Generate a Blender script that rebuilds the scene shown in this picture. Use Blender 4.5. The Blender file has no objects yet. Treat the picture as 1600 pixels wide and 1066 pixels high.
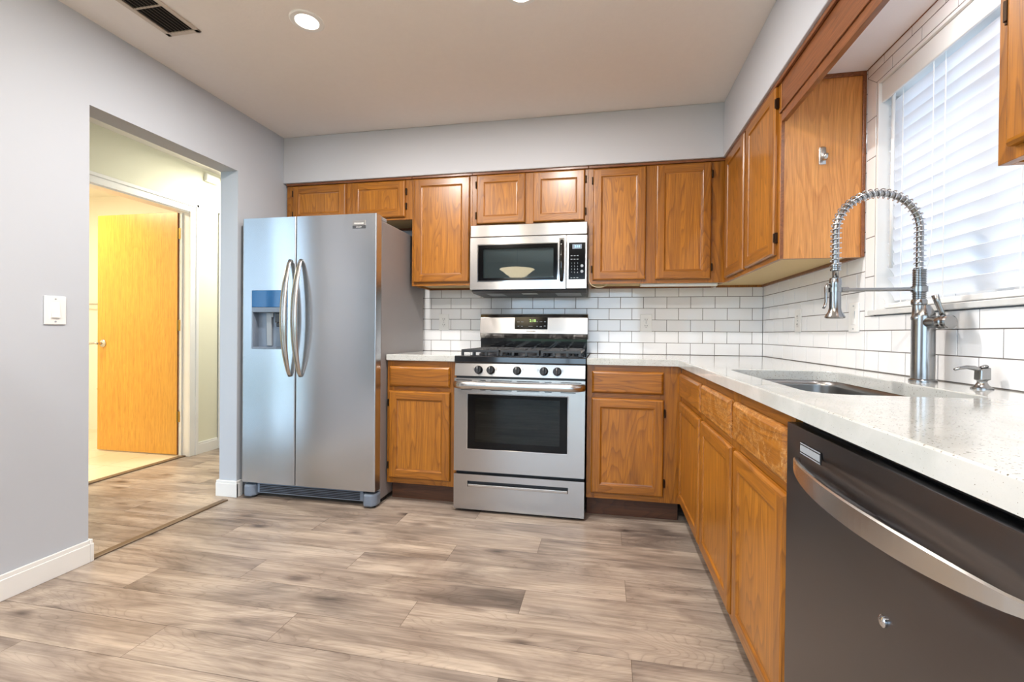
import bpy, bmesh, math, random
from mathutils import Vector, Matrix
random.seed(7)
R = math.radians
SC = bpy.context.scene
COL = SC.collection

# ------------------------------------------------------------------ camera
CAM = Vector((-1.0131, -3.1682, 1.0453))
def make_camera():
    f, yaw, pitch, roll = 698.40, 0.1876, -0.0063, 0.0091
    ppx, ppy = 812.66, 526.12
    F = Vector((-math.sin(yaw), math.cos(yaw), 0)); Rt = Vector((math.cos(yaw), math.sin(yaw), 0)); Z = Vector((0, 0, 1))
    F2 = F * math.cos(pitch) + Z * math.sin(pitch); U2 = -F * math.sin(pitch) + Z * math.cos(pitch)
    X = Rt * math.cos(roll) + U2 * math.sin(roll); Y = -Rt * math.sin(roll) + U2 * math.cos(roll)
    cd = bpy.data.cameras.new('camera'); cd.sensor_fit = 'HORIZONTAL'; cd.sensor_width = 36.0
    cd.lens = 36.0 * f / 1600.0
    cd.shift_x = (800 - ppx) / 1600.0; cd.shift_y = (ppy - 533) / 1600.0
    cd.clip_start = 0.02; cd.clip_end = 200
    c = bpy.data.objects.new('camera', cd); COL.objects.link(c)
    m = Matrix((X, Y, -F2)).transposed().to_4x4(); m.translation = CAM
    c.matrix_world = m
    SC.camera = c
make_camera()

# ------------------------------------------------------------------ view, sky, daylight
SC.view_settings.view_transform = 'Standard'; SC.view_settings.look = 'None'
SC.view_settings.gamma = 1.0; SC.view_settings.use_curve_mapping = False
SC.view_settings.exposure = 0.8
SC.cycles.max_bounces = 10; SC.cycles.diffuse_bounces = 6; SC.cycles.glossy_bounces = 5
SC.cycles.transparent_max_bounces = 12; SC.cycles.sample_clamp_indirect = 6.0
SC.cycles.caustics_reflective = False; SC.cycles.caustics_refractive = False
SKY_BACK, SKY_SIDE = 3.3, 3.2
W = bpy.data.worlds.new('sky'); SC.world = W; W.use_nodes = True
wt = W.node_tree; bg = wt.nodes['Background']; bg.inputs[0].default_value = (0.62, 0.80, 1.0, 1)
# sky brighter towards the sunny side past the sink window
tc = wt.nodes.new('ShaderNodeTexCoord'); sx = wt.nodes.new('ShaderNodeSeparateXYZ'); mr = wt.nodes.new('ShaderNodeMapRange')
wt.links.new(tc.outputs['Generated'], sx.inputs[0]); wt.links.new(sx.outputs['X'], mr.inputs[0])
mr.inputs[1].default_value = 0.35; mr.inputs[2].default_value = 0.9; mr.inputs[3].default_value = SKY_BACK; mr.inputs[4].default_value = SKY_SIDE
wt.links.new(mr.outputs[0], bg.inputs[1])

def area(name, loc, rot, sx, sy, power, color, portal=False, spread=None, shape='RECTANGLE'):
    l = bpy.data.lights.new(name, 'AREA'); l.shape = shape; l.size = sx
    if shape == 'RECTANGLE': l.size_y = sy
    l.energy = power; l.color = color
    if spread: l.spread = spread
    if portal: l.cycles.is_portal = True
    o = bpy.data.objects.new(name, l); o.location = loc; o.rotation_euler = rot; COL.objects.link(o)
    return o
def point(name, loc, power, color, r=0.05):
    l = bpy.data.lights.new(name, 'POINT'); l.energy = power; l.color = color; l.shadow_soft_size = r
    o = bpy.data.objects.new(name, l); o.location = loc; COL.objects.link(o); return o
area('window_portal', (0.19, -1.675, 1.58), (0, R(90), 0), 0.9, 0.9, 1, (1, 1, 1), True)
area('patio_portal', (-1.65, -6.03, 1.15), (R(90), 0, 0), 2.7, 2.1, 1, (1, 1, 1), True)
area('side_portal', (-3.45, -2.95, 1.35), (0, R(-90), 0), 1.4, 1.9, 1, (1, 1, 1), True)
area('hall_portal', (-3.9, -1.80, 1.2), (R(90), 0, 0), 0.85, 2.0, 1, (1, 1, 1), True)
P_SINK = 2.0
P_DOWN, P_PEND, P_HALL, P_BATH = 15, 20, 18, 24

# ------------------------------------------------------------------ materials
def lin(c):
    def g(x):
        x /= 255.0
        return x / 12.92 if x <= 0.04045 else ((x + 0.055) / 1.055) ** 2.4
    return (g(c[0]), g(c[1]), g(c[2]), 1)
class N:
    def __init__(s, name):
        s.m = bpy.data.materials.new(name); s.m.use_nodes = True; s.t = s.m.node_tree
        s.b = s.t.nodes['Principled BSDF']; s.out = s.t.nodes['Material Output']
    def n(s, typ, **kw):
        x = s.t.nodes.new(typ)
        for k, v in kw.items():
            if k.startswith('_'): setattr(x, k[1:], v)
            else:
                key = k.replace('__', ' ')
                x.inputs[int(key[1:]) if key[0] == 'i' and key[1:].isdigit() else key].default_value = v
        return x
    def l(s, a, b): s.t.links.new(a, b)
    def coords(s, scale=(1, 1, 1), rnd=True):
        tc = s.n('ShaderNodeTexCoord'); mp = s.n('ShaderNodeMapping'); mp.inputs['Scale'].default_value = scale
        if rnd:
            oi = s.n('ShaderNodeObjectInfo'); mu = s.n('ShaderNodeVectorMath', _operation='SCALE'); mu.inputs[0].default_value = (13.1, 7.7, 9.3)
            s.l(oi.outputs['Random'], mu.inputs['Scale']); ad = s.n('ShaderNodeVectorMath', _operation='ADD')
            s.l(tc.outputs['Object'], ad.inputs[0]); s.l(mu.outputs[0], ad.inputs[1]); s.l(ad.outputs[0], mp.inputs[0])
        else: s.l(tc.outputs['Object'], mp.inputs[0])
        return mp.outputs[0]
    def noise(s, vec, scale, detail=3, rough=0.5, dist=0.0):
        x = s.n('ShaderNodeTexNoise'); x.inputs['Scale'].default_value = scale; x.inputs['Detail'].default_value = detail
        x.inputs['Roughness'].default_value = rough; x.inputs['Distortion'].default_value = dist; s.l(vec, x.inputs['Vector']); return x.outputs['Fac']
    def ramp(s, fac, stops, interp='LINEAR'):
        r = s.n('ShaderNodeValToRGB'); e = r.color_ramp; e.interpolation = interp
        while len(e.elements) < len(stops): e.elements.new(0.5)
        for i, (p, c) in enumerate(stops):
            e.elements[i].position = p; e.elements[i].color = c if len(c) == 4 else tuple(c) + (1,)
        s.l(fac, r.inputs[0]); return r.outputs[0]
    def mix(s, fac, a, b, mode='MIX'):
        x = s.n('ShaderNodeMix', _data_type='RGBA', _blend_type=mode)
        for v, i in ((fac, 0), (a, 6), (b, 7)):
            if hasattr(v, 'links'): s.l(v, x.inputs[i])
            else: x.inputs[i].default_value = v
        return x.outputs[2]
    def bump(s, h, strength, dist=0.002):
        b = s.n('ShaderNodeBump'); b.inputs['Strength'].default_value = strength; b.inputs['Distance'].default_value = dist
        s.l(h, b.inputs['Height']); s.l(b.outputs[0], s.b.inputs['Normal'])
    def set(s, **kw):
        for k, v in kw.items():
            i = s.b.inputs[k.replace('_', ' ')]
            if hasattr(v, 'links'): s.l(v, i)
            else: i.default_value = v
        return s

def plain(name, rgb, rough=0.5, metal=0.0, var=0.03, vs=8, bump=0.0, bs=200, **kw):
    m = N(name); v = m.coords((1, 1, 1)); f = m.noise(v, vs, 3)
    c = lin(rgb); d = tuple(max(0, x * (1 - 2 * var)) for x in c[:3]) + (1,)
    m.set(Base_Color=m.mix(f, d, c), Roughness=rough, Metallic=metal, **kw)
    if bump: m.bump(m.noise(v, bs, 3), bump, 0.001)
    return m.m

def oak(name, axis, base=(170, 107, 26), dark=(100, 54, 10), worn=False, rough=0.34, fig=0.5):
    m = N(name)
    s = [1, 1, 1]; s[axis] = 0.12
    v = m.coords(tuple(s))
    # cathedral figure: contour lines of a smooth field stretched along the grain
    f0 = m.noise(v, 5.6, 2, 0.45, 0.3)
    mu = m.n('ShaderNodeMath', _operation='MULTIPLY'); m.l(f0, mu.inputs[0]); mu.inputs[1].default_value = 30.0
    fr = m.n('ShaderNodeMath', _operation='FRACT'); m.l(mu.outputs[0], fr.inputs[0])
    s2 = [1, 1, 1]; s2[axis] = 0.03
    v2 = m.coords(tuple(s2)); pores = m.noise(v2, 330, 2, 0.6); streak = m.noise(v2, 60, 3, 0.6)
    big = m.noise(v, 5, 2)
    B, D = lin(base), lin(dark); L = tuple(min(1, x * 1.18) for x in B[:3]) + (1,)
    c1 = m.ramp(fr.outputs[0], [(0.0, D), (0.10, tuple(D[i] * .6 + B[i] * .4 for i in range(3))), (0.38, B), (0.9, L), (1.0, D)])
    c1 = m.mix(fig, B, c1)
    c2 = m.mix(m.ramp(big, [(0.3, (0, 0, 0)), (0.75, (1, 1, 1))]), c1, m.mix(0.22, c1, D))
    c2 = m.mix(m.ramp(streak, [(0.42, (0.35, 0.35, 0.35)), (0.60, (0, 0, 0))]), c2, D)
    pf = m.ramp(pores, [(0.36, (0.66, 0.58, 0.50)), (0.52, (1, 1, 1))])
    c3 = m.mix(0.6, c2, m.mix(1.0, c2, pf, 'MULTIPLY'))
    if worn:
        vv = m.coords((1, 1, 1)); k = m.noise(vv, 20, 4, 0.6, 1.5); k2 = m.noise(vv, 160, 3, 0.6, 1.0)
        a = m.n('ShaderNodeMath', _operation='MULTIPLY'); m.l(m.ramp(k, [(0.46, (0, 0, 0)), (0.60, (1, 1, 1))]), a.inputs[0])
        m.l(m.ramp(k2, [(0.44, (0, 0, 0)), (0.56, (1, 1, 1))]), a.inputs[1])
        a2 = m.n('ShaderNodeMath', _operation='MULTIPLY'); m.l(a.outputs[0], a2.inputs[0]); a2.inputs[1].default_value = 0.38
        c3 = m.mix(a2.outputs[0], c3, lin((222, 176, 112)))
    m.set(Base_Color=c3, Roughness=rough, Coat_Weight=0.25, Coat_Roughness=0.22)
    m.bump(pores, 0.12, 0.0006)
    return m.m

def steel(name, rgb=(184, 180, 177), rough=0.24, axis='h', aniso=0.75, streak=0.03, rv=1.0):
    m = N(name)
    v = m.coords((1, 1, 0.012) if axis == 'v' else (0.012, 0.012, 1))
    f = m.noise(v, 1100, 2, 0.5)
    B = lin(rgb); D = tuple(x * (1 - streak * 2) for x in B[:3]) + (1,)
    r = m.n('ShaderNodeMapRange'); m.l(f, r.inputs[0]); r.inputs[3].default_value = rough - 0.01 * rv; r.inputs[4].default_value = rough + 0.02 * rv
    m.set(Base_Color=m.mix(f, D, B), Metallic=1.0, Roughness=r.outputs[0])
    if aniso:
        tg = m.n('ShaderNodeTangent', _direction_type='RADIAL', _axis='Z'); m.l(tg.outputs[0], m.b.inputs['Tangent'])
        m.set(Anisotropic=aniso, Anisotropic_Rotation=0.25 if axis == 'h' else 0.0)
    return m.m

M = {}
M['oak_v'] = oak('oak_vertical_grain', 2)
M['oak_x'] = oak('oak_cross_grain', 0)
M['oak_y'] = oak('oak_long_grain', 1)
M['oak_panel'] = oak('oak_panel_grain', 2, base=(184, 118, 30), dark=(112, 63, 13))
M['oak_end'] = oak('oak_end_panel', 2, base=(216, 152, 82), dark=(176, 112, 54), rough=0.28)
M['oak_worn'] = oak('oak_worn_grain', 1, worn=True, rough=0.45)
M['oak_dark'] = oak('oak_trim_dark', 0, base=(134, 80, 42), dark=(96, 52, 24))
M['oak_dark_y'] = oak('oak_trim_dark_long', 1, base=(140, 84, 46), dark=(100, 56, 26))
M['oak_under'] = plain('maple_underside', (206, 178, 122), 0.5)
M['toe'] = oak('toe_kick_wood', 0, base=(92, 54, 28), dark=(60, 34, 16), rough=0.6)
M['birch'] = oak('birch_door', 2, base=(224, 170, 70), dark=(204, 142, 50), rough=0.3, fig=0.25)
M['door_brown'] = oak('brown_door_edge', 2, base=(150, 92, 44), dark=(112, 64, 28))
M['steel'] = steel('brushed_stainless')
M['steel_v'] = steel('brushed_stainless_vertical', axis='v')
M['steel_fr'] = steel('fridge_stainless', (200, 204, 210), 0.27, aniso=0.3, streak=0.004, rv=0)
M['steel_dw'] = steel('dark_stainless', (120, 120, 124), 0.30)
M['faucet'] = steel('faucet_nickel', (158, 157, 156), 0.22, aniso=0)
M['ovencav'] = plain('oven_cavity', (70, 92, 78), 0.4)
M['nickel'] = steel('brushed_nickel', (206, 204, 201), 0.24, aniso=0)
M['chrome'] = plain('polished_chrome', (210, 212, 216), 0.08, 1.0)
M['sinkm'] = steel('sink_steel', (150, 148, 146), 0.28, aniso=0)
M['fr_side'] = plain('grey_textured_paint', (146, 142, 142), 0.42, 0.0, bump=0.15, bs=600)
M['black'] = plain('black_plastic', (18, 18, 20), 0.35)
M['blackglass'] = plain('black_glass', (10, 11, 13), 0.06, Specular_IOR_Level=0.8)
M['enamel'] = plain('black_enamel', (16, 17, 20), 0.10, Coat_Weight=0.6, Coat_Roughness=0.05)
M['iron'] = plain('cast_iron', (44, 45, 48), 0.35, bump=0.2, bs=500)
M['blue_reflection'] = plain('blue_reflection_glass', (36, 96, 150), 0.08)  # blue reflection on the dispenser panel put into its base colour
M['ovenborder'] = plain('oven_black_glass', (6, 6, 8), 0.12, Specular_IOR_Level=0.25)
M['darkgrey'] = plain('dark_grey_plastic', (58, 60, 64), 0.4)
M['bluegrey'] = plain('blue_grey_plastic', (122, 134, 150), 0.35)
M['greyplastic'] = plain('grey_plastic', (158, 164, 170), 0.35)
M['bronze'] = plain('dark_bronze', (52, 36, 22), 0.4, 0.8)
M['brass'] = plain('antique_brass', (176, 146, 84), 0.28, 1.0)
M['white'] = plain('white_gloss_paint', (236, 236, 234), 0.35)
M['plate'] = plain('white_plastic', (238, 238, 236), 0.3)
M['slot'] = plain('dark_slot', (60, 58, 56), 0.6)
M['wall'] = plain('pale_grey_wall_paint', (188, 193, 201), 0.7, var=0.012, vs=3, bump=0.12, bs=160)
M['soffit'] = plain('pale_grey_soffit_paint', (198, 199, 204), 0.7, var=0.012, vs=3, bump=0.12, bs=160)
M['hallwall_warmlit'] = plain('hall_paint_warm_light', (226, 226, 206), 0.7, var=0.01, bump=0.1, bs=160)  # warm lamp light on the hall walls is put into this paint
M['bathwall'] = plain('warm_bath_paint', (238, 234, 222), 0.7, var=0.01)
M['ceil'] = plain('ceiling_paint', (238, 232, 227), 0.8, var=0.02, vs=40, bump=0.5, bs=110)
M['grout'] = plain('grey_grout', (112, 106, 102), 0.85)
M['tile'] = plain('white_glazed_tile', (240, 240, 241), 0.10, var=0.012, vs=10, Coat_Weight=0.5, Coat_Roughness=0.05)
M['marble'] = plain('pale_marble', (222, 222, 220), 0.25, var=0.08, vs=18)
M['bathtile'] = plain('cream_floor_tile', (226, 214, 188), 0.3, var=0.03)
M['bathgrout'] = plain('cream_grout', (196, 182, 150), 0.8)
M['bounce_ground'] = plain('pale_bounce_ground', (236, 238, 240), 0.8)
M['niche_lit'] = plain('niche_white_lit', (240, 240, 244), 0.7)  # white niche board, made whiter for the window light falling on it
M['lawn'] = plain('lawn_green', (86, 116, 58), 0.9, var=0.2, vs=3)
M['cord'] = plain('cream_cord', (214, 200, 170), 0.5)
M['louver'] = plain('vent_grey', (120, 108, 98), 0.5)
M['ventdark'] = plain('vent_shaft_dark', (30, 28, 28), 0.8)
M['ventframe'] = plain('vent_frame', (200, 188, 176), 0.5)
M['strip'] = plain('threshold_brown', (112, 92, 70), 0.45, var=0.08)
M['screen_rack'] = plain('oven_rack_wire', (120, 124, 120), 0.3, 0.9)

def emit(name, rgb, st):
    m = N(name); m.set(Base_Color=(0, 0, 0, 1)); m.set(Emission_Color=lin(rgb), Emission_Strength=st); return m.m
M['lamp'] = emit('lamp_diffuser_glow', (255, 246, 232), 9.0)
M['led_green'] = emit('green_digits', (190, 230, 140), 1.2)
M['led_blue'] = emit('blue_digits', (150, 215, 255), 1.6)
M['ucl'] = plain('light_strip_white', (232, 228, 214), 0.4)

def glassmat(name, tint=(1, 1, 1, 1), gl=0.12):
    m = N(name); tr = m.n('ShaderNodeBsdfTransparent'); tr.inputs[0].default_value = tint
    g = m.n('ShaderNodeBsdfGlossy'); g.inputs['Roughness'].default_value = 0.02
    fr = m.n('ShaderNodeFresnel'); fr.inputs[0].default_value = 1.5; mx = m.n('ShaderNodeMixShader')
    m.l(fr.outputs[0], mx.inputs[0]); m.l(tr.outputs[0], mx.inputs[1]); m.l(g.outputs[0], mx.inputs[2]); m.l(mx.outputs[0], m.out.inputs[0])
    return m.m
M['glass'] = glassmat('window_glass', (0.96, 0.98, 0.98, 1))
M['ovenglass'] = glassmat('oven_glass', (0.20, 0.27, 0.24, 1))
M['mwglass'] = glassmat('microwave_glass', (0.7, 0.74, 0.74, 1))
def translucent(name, rgb, amt):
    m = N(name); d = m.n('ShaderNodeBsdfDiffuse'); t = m.n('ShaderNodeBsdfTranslucent'); c = lin(rgb)
    v = m.coords(); f = m.noise(v, 5, 2); cc = m.mix(f, tuple(x * .97 for x in c[:3]) + (1,), c)
    m.l(cc, d.inputs[0]); m.l(cc, t.inputs[0]); mx = m.n('ShaderNodeMixShader'); mx.inputs[0].default_value = amt
    m.l(d.outputs[0], mx.inputs[1]); m.l(t.outputs[0], mx.inputs[2]); m.l(mx.outputs[0], m.out.inputs[0]); return m.m
M['slat'] = translucent('blind_slat_vinyl', (248, 249, 252), 0.42)
M['bowl'] = plain('frosted_glass_shade_lit', (250, 240, 220), 0.4, Emission_Color=lin((255, 232, 190)), Emission_Strength=7.0)

def quartz():
    m = N('white_quartz'); v = m.coords((1, 1, 1), False)
    base = m.ramp(m.noise(v, 9, 5, 0.6, 0.6), [(0.3, lin((192, 194, 190))), (0.7, lin((208, 209, 206)))])
    vo = m.n('ShaderNodeTexVoronoi', _feature='F1'); vo.inputs['Scale'].default_value = 312; m.l(v, vo.inputs['Vector'])
    rn = m.n('ShaderNodeSeparateColor'); m.l(vo.outputs['Color'], rn.inputs[0])
    sp = m.n('ShaderNodeMath', _operation='LESS_THAN'); m.l(vo.outputs['Distance'], sp.inputs[0])
    th = m.n('ShaderNodeMapRange'); m.l(rn.outputs[0], th.inputs[0]); th.inputs[1].default_value = 0.66; th.inputs[2].default_value = 1.0
    th.inputs[3].default_value = 0.0; th.inputs[4].default_value = 0.5; m.l(th.outputs[0], sp.inputs[1])
    spc = m.ramp(rn.outputs[1], [(0.2, lin((118, 112, 100))), (0.9, lin((168, 163, 154)))])
    c = m.mix(sp.outputs[0], base, spc)
    v2 = m.n('ShaderNodeTexVoronoi', _feature='F1'); v2.inputs['Scale'].default_value = 420; m.l(v, v2.inputs['Vector'])
    f2 = m.ramp(v2.outputs['Distance'], [(0.0, (1, 1, 1)), (0.25, (0, 0, 0))]); k = m.n('ShaderNodeMath', _operation='MULTIPLY'); m.l(f2, k.inputs[0]); k.inputs[1].default_value = 0.22
    c = m.mix(k.outputs[0], c, lin((150, 146, 138)))
    m.set(Base_Color=c, Roughness=0.12, Coat_Weight=0.3, Coat_Roughness=0.05)
    return m.m
M['quartz'] = quartz()

def planks():
    m = N('grey_brown_plank'); at = m.n('ShaderNodeAttribute', _attribute_name='plank'); sep = m.n('ShaderNodeSeparateColor'); m.l(at.outputs['Color'], sep.inputs[0])
    tc = m.n('ShaderNodeTexCoord'); off = m.n('ShaderNodeVectorMath', _operation='SCALE'); m.l(at.outputs['Color'], off.inputs[0]); off.inputs['Scale'].default_value = 37.0
    ad = m.n('ShaderNodeVectorMath', _operation='ADD'); m.l(tc.outputs['Object'], ad.inputs[0]); m.l(off.outputs[0], ad.inputs[1])
    def mp(s):
        x = m.n('ShaderNodeMapping'); x.inputs['Scale'].default_value = s; m.l(ad.outputs[0], x.inputs[0]); return x.outputs[0]
    va = mp((0.16, 1, 1)); vb = mp((0.35, 1, 1)); vc = mp((0.03, 1, 1))
    vl = mp((0.26, 1, 1))
    patch = m.noise(vl, 5.5, 5, 0.6, 1.2)
    grey = m.noise(mp((0.45, 1, 1)), 3.2, 3, 0.5, 0.5)
    fine = m.noise(vc, 150, 3, 0.6); mid = m.noise(mp((0.06, 1, 1)), 38, 4, 0.62, 0.6)
    # figure: contour lines that swirl around knots
    fld = m.noise(mp((0.20, 1, 1)), 5.0, 2, 0.4, 0.2)
    mu = m.n('ShaderNodeMath', _operation='MULTIPLY'); m.l(fld, mu.inputs[0]); mu.inputs[1].default_value = 46.0
    fr = m.n('ShaderNodeMath', _operation='FRACT'); m.l(mu.outputs[0], fr.inputs[0])
    c = m.ramp(patch, [(0.28, lin((122, 110, 101))), (0.42, lin((160, 146, 134))), (0.54, lin((184, 170, 156))), (0.70, lin((204, 191, 176)))])
    tint = m.ramp(sep.outputs[0], [(0.0, (0.90, 0.89, 0.89)), (1.0, (1.05, 1.03, 1.0))])
    c = m.mix(1.0, c, tint, 'MULTIPLY')
    gk = m.ramp(grey, [(0.30, (0.50, 0.50, 0.52)), (0.44, (0.95, 0.95, 0.96)), (0.52, (1, 1, 1))]); c = m.mix(0.9, c, m.mix(1.0, c, gk, 'MULTIPLY'))
    g = m.ramp(fr.outputs[0], [(0.0, (0.60, 0.57, 0.55)), (0.18, (0.96, 0.95, 0.94)), (0.5, (1.03, 1.03, 1.03)), (1.0, (0.94, 0.93, 0.92))])
    gm = m.ramp(m.noise(vl, 3.0, 2), [(0.36, (0, 0, 0)), (0.52, (1, 1, 1))])
    c = m.mix(gm, c, m.mix(0.6, c, m.mix(1.0, c, g, 'MULTIPLY')))
    md = m.ramp(mid, [(0.36, (0.68, 0.66, 0.65)), (0.55, (1, 1, 1)), (0.75, (1.05, 1.04, 1.03))]); c = m.mix(0.8, c, m.mix(1.0, c, md, 'MULTIPLY'))
    ff = m.ramp(fine, [(0.35, (0.74, 0.72, 0.70)), (0.55, (1, 1, 1))]); c = m.mix(0.7, c, m.mix(1.0, c, ff, 'MULTIPLY'))
    vk = m.n('ShaderNodeTexVoronoi', _feature='F1'); vk.inputs['Scale'].default_value = 2.7; m.l(mp((1.0, 2.4, 1)), vk.inputs['Vector'])
    vn = m.n('ShaderNodeMath', _operation='ADD'); m.l(vk.outputs['Distance'], vn.inputs[0])
    nn = m.n('ShaderNodeMath', _operation='MULTIPLY'); m.l(m.noise(vb, 26, 4), nn.inputs[0]); nn.inputs[1].default_value = 0.16; m.l(nn.outputs[0], vn.inputs[1])
    kk = m.ramp(vn.outputs[0], [(0.12, (0.20, 0.18, 0.18)), (0.165, (0.48, 0.45, 0.45)), (0.28, (1, 1, 1))]); c = m.mix(0.9, c, m.mix(1.0, c, kk, 'MULTIPLY'))
    m.set(Base_Color=c, Roughness=0.36, Specular_IOR_Level=0.4)
    m.bump(fine, 0.12, 0.0006)
    return m.m
M['plank'] = planks()
M['seam'] = plain('plank_seam', (96, 80, 66), 0.8)

# ------------------------------------------------------------------ mesh helpers
class B:
    def __init__(s): s.bm = bmesh.new()
    def add(s, tb, mi=0, smooth=False):
        bmesh.ops.recalc_face_normals(tb, faces=tb.faces)
        for f in tb.faces: f.material_index = mi if f.material_index == 0 else f.material_index; f.smooth = smooth
        me = bpy.data.meshes.new('t'); tb.to_mesh(me); tb.free(); s.bm.from_mesh(me); bpy.data.meshes.remove(me); return s
    def box(s, x0, x1, y0, y1, z0, z1, bev=0.0, mi=0, seg=2):
        t = bmesh.new(); bmesh.ops.create_cube(t, size=1)
        a, b, c = sorted((x0, x1)), sorted((y0, y1)), sorted((z0, z1))
        for v in t.verts:
            v.co = ((a[0] + a[1]) / 2 + v.co.x * (a[1] - a[0]), (b[0] + b[1]) / 2 + v.co.y * (b[1] - b[0]), (c[0] + c[1]) / 2 + v.co.z * (c[1] - c[0]))
        if bev:
            bev = min(bev, 0.49 * min(a[1] - a[0], b[1] - b[0], c[1] - c[0]))
            bmesh.ops.bevel(t, geom=list(t.edges), offset=bev, segments=seg, affect='EDGES', profile=0.5)
        return s.add(t, mi, smooth=bool(bev) and seg > 2)
    def prism(s, pts, axis, a0, a1, bev=0.0, mi=0, smooth=False):
        """2d polygon extruded along axis; pts are the other two coordinates in xyz order"""
        t = bmesh.new()
        def mk(p, a):
            q = list(p); q.insert(axis, a); return q
        lo = [t.verts.new(mk(p, a0)) for p in pts]; hi = [t.verts.new(mk(p, a1)) for p in pts]
        t.faces.new(lo); t.faces.new(hi[::-1]); n = len(pts)
        for i in range(n): t.faces.new((lo[i], lo[(i + 1) % n], hi[(i + 1) % n], hi[i]))
        if bev: bmesh.ops.bevel(t, geom=list(t.edges), offset=bev, segments=2, affect='EDGES', profile=0.5)
        return s.add(t, mi, smooth)
    def lathe(s, prof, c=(0, 0, 0), axis=(0, 0, 1), seg=32, mi=0, cap=True):
        """prof: list of (radius, height) along axis"""
        ax = Vector(axis).normalized(); q = Vector((0, 0, 1)).rotation_difference(ax); c = Vector(c); t = bmesh.new(); rings = []
        for r, h in prof:
            if r < 1e-6: rings.append([t.verts.new(c + q @ Vector((0, 0, h)))])
            else: rings.append([t.verts.new(c + q @ Vector((r * math.cos(2 * math.pi * i / seg), r * math.sin(2 * math.pi * i / seg), h))) for i in range(seg)])
        for a, b in zip(rings, rings[1:]):
            for i in range(seg):
                j = (i + 1) % seg
                if len(a) == 1 and len(b) == 1: break
                if len(a) == 1: t.faces.new((a[0], b[i], b[j]))
                elif len(b) == 1: t.faces.new((a[i], a[j], b[0]))
                else: t.faces.new((a[i], a[j], b[j], b[i]))
        if cap:
            for r in (rings[0], rings[-1]):
                if len(r) > 2: t.faces.new(r)
        bmesh.ops.recalc_face_normals(t, faces=t.faces)
        for f in t.faces: f.smooth = len(f.verts) <= 4
        for e in t.edges:
            if len(e.link_faces) == 2 and e.calc_face_angle(0) > 0.6: e.smooth = False
        for f in t.faces: f.material_index = mi
        me = bpy.data.meshes.new('t'); t.to_mesh(me); t.free(); s.bm.from_mesh(me); bpy.data.meshes.remove(me); return s
    def cyl(s, p0, p1, r, seg=24, mi=0, r1=None):
        p0, p1 = Vector(p0), Vector(p1); d = (p1 - p0); return s.lathe([(r, 0), (r if r1 is None else r1, d.length)], p0, d, seg, mi)
    def tube(s, pts, r, seg=10, mi=0, caps=True, flat=None, up=None):
        """swept tube; r number or list; flat=(a,b) gives an elliptical section: a along side, b along up"""
        pts = [Vector(p) for p in pts]; n = len(pts); t = bmesh.new(); rings = []
        T = [(pts[min(i + 1, n - 1)] - pts[max(i - 1, 0)]).normalized() for i in range(n)]
        u = Vector(up) if up else (Vector((0, 0, 1)) if abs(T[0].z) < 0.9 else Vector((1, 0, 0)))
        for i in range(n):
            u = (u - T[i] * u.dot(T[i])).normalized(); w = T[i].cross(u)
            rr = r[i] if isinstance(r, (list, tuple)) else r
            fa, fb = flat if flat else (1, 1)
            rings.append([t.verts.new(pts[i] + w * rr * fa * math.cos(2 * math.pi * k / seg) + u * rr * fb * math.sin(2 * math.pi * k / seg)) for k in range(seg)])
        for a, b in zip(rings, rings[1:]):
            for k in range(seg): t.faces.new((a[k], a[(k + 1) % seg], b[(k + 1) % seg], b[k]))
        if caps: t.faces.new(rings[0]); t.faces.new(rings[-1][::-1])
        return s.add(t, mi, True)
    def quad(s, a, b, c, d, mi=0):
        t = bmesh.new(); t.faces.new([t.verts.new(p) for p in (a, b, c, d)])
        for f in t.faces: f.material_index = mi
        me = bpy.data.meshes.new('t'); t.to_mesh(me); t.free(); s.bm.from_mesh(me); bpy.data.meshes.remove(me); return s

def worldloc(o):
    v = Vector((0, 0, 0))
    while o: v += o.location; o = o.parent
    return v
def obj(name, b, mats, parent=None, loc=None, fix=False):
    """link the collected shapes as ONE mesh object; shapes are in world coordinates"""
    me = bpy.data.meshes.new(name); base = worldloc(parent) if parent else Vector(loc or (0, 0, 0))
    bmesh.ops.translate(b.bm, verts=b.bm.verts, vec=-base)
    if fix: bmesh.ops.recalc_face_normals(b.bm, faces=b.bm.faces)
    b.bm.to_mesh(me); b.bm.free()
    for k in ([mats] if isinstance(mats, str) else mats): me.materials.append(M[k])
    o = bpy.data.objects.new(name, me); COL.objects.link(o)
    if parent: o.parent = parent
    elif loc: o.location = loc
    return o
def thing(name, label, cat, loc, group=None):
    o = bpy.data.objects.new(name, None); COL.objects.link(o); o.location = loc; o.empty_display_size = 0.1
    o['label'] = label; o['category'] = cat
    if group: o['group'] = group
    return o
def tag(o, label, cat, group=None):
    o['label'] = label; o['category'] = cat
    if group: o['group'] = group
    return o
def struct(name, b, mats, parent=None, loc=None):
    o = obj(name, b, mats, parent, loc)
    if not parent: o['kind'] = 'structure'
    return o
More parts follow.
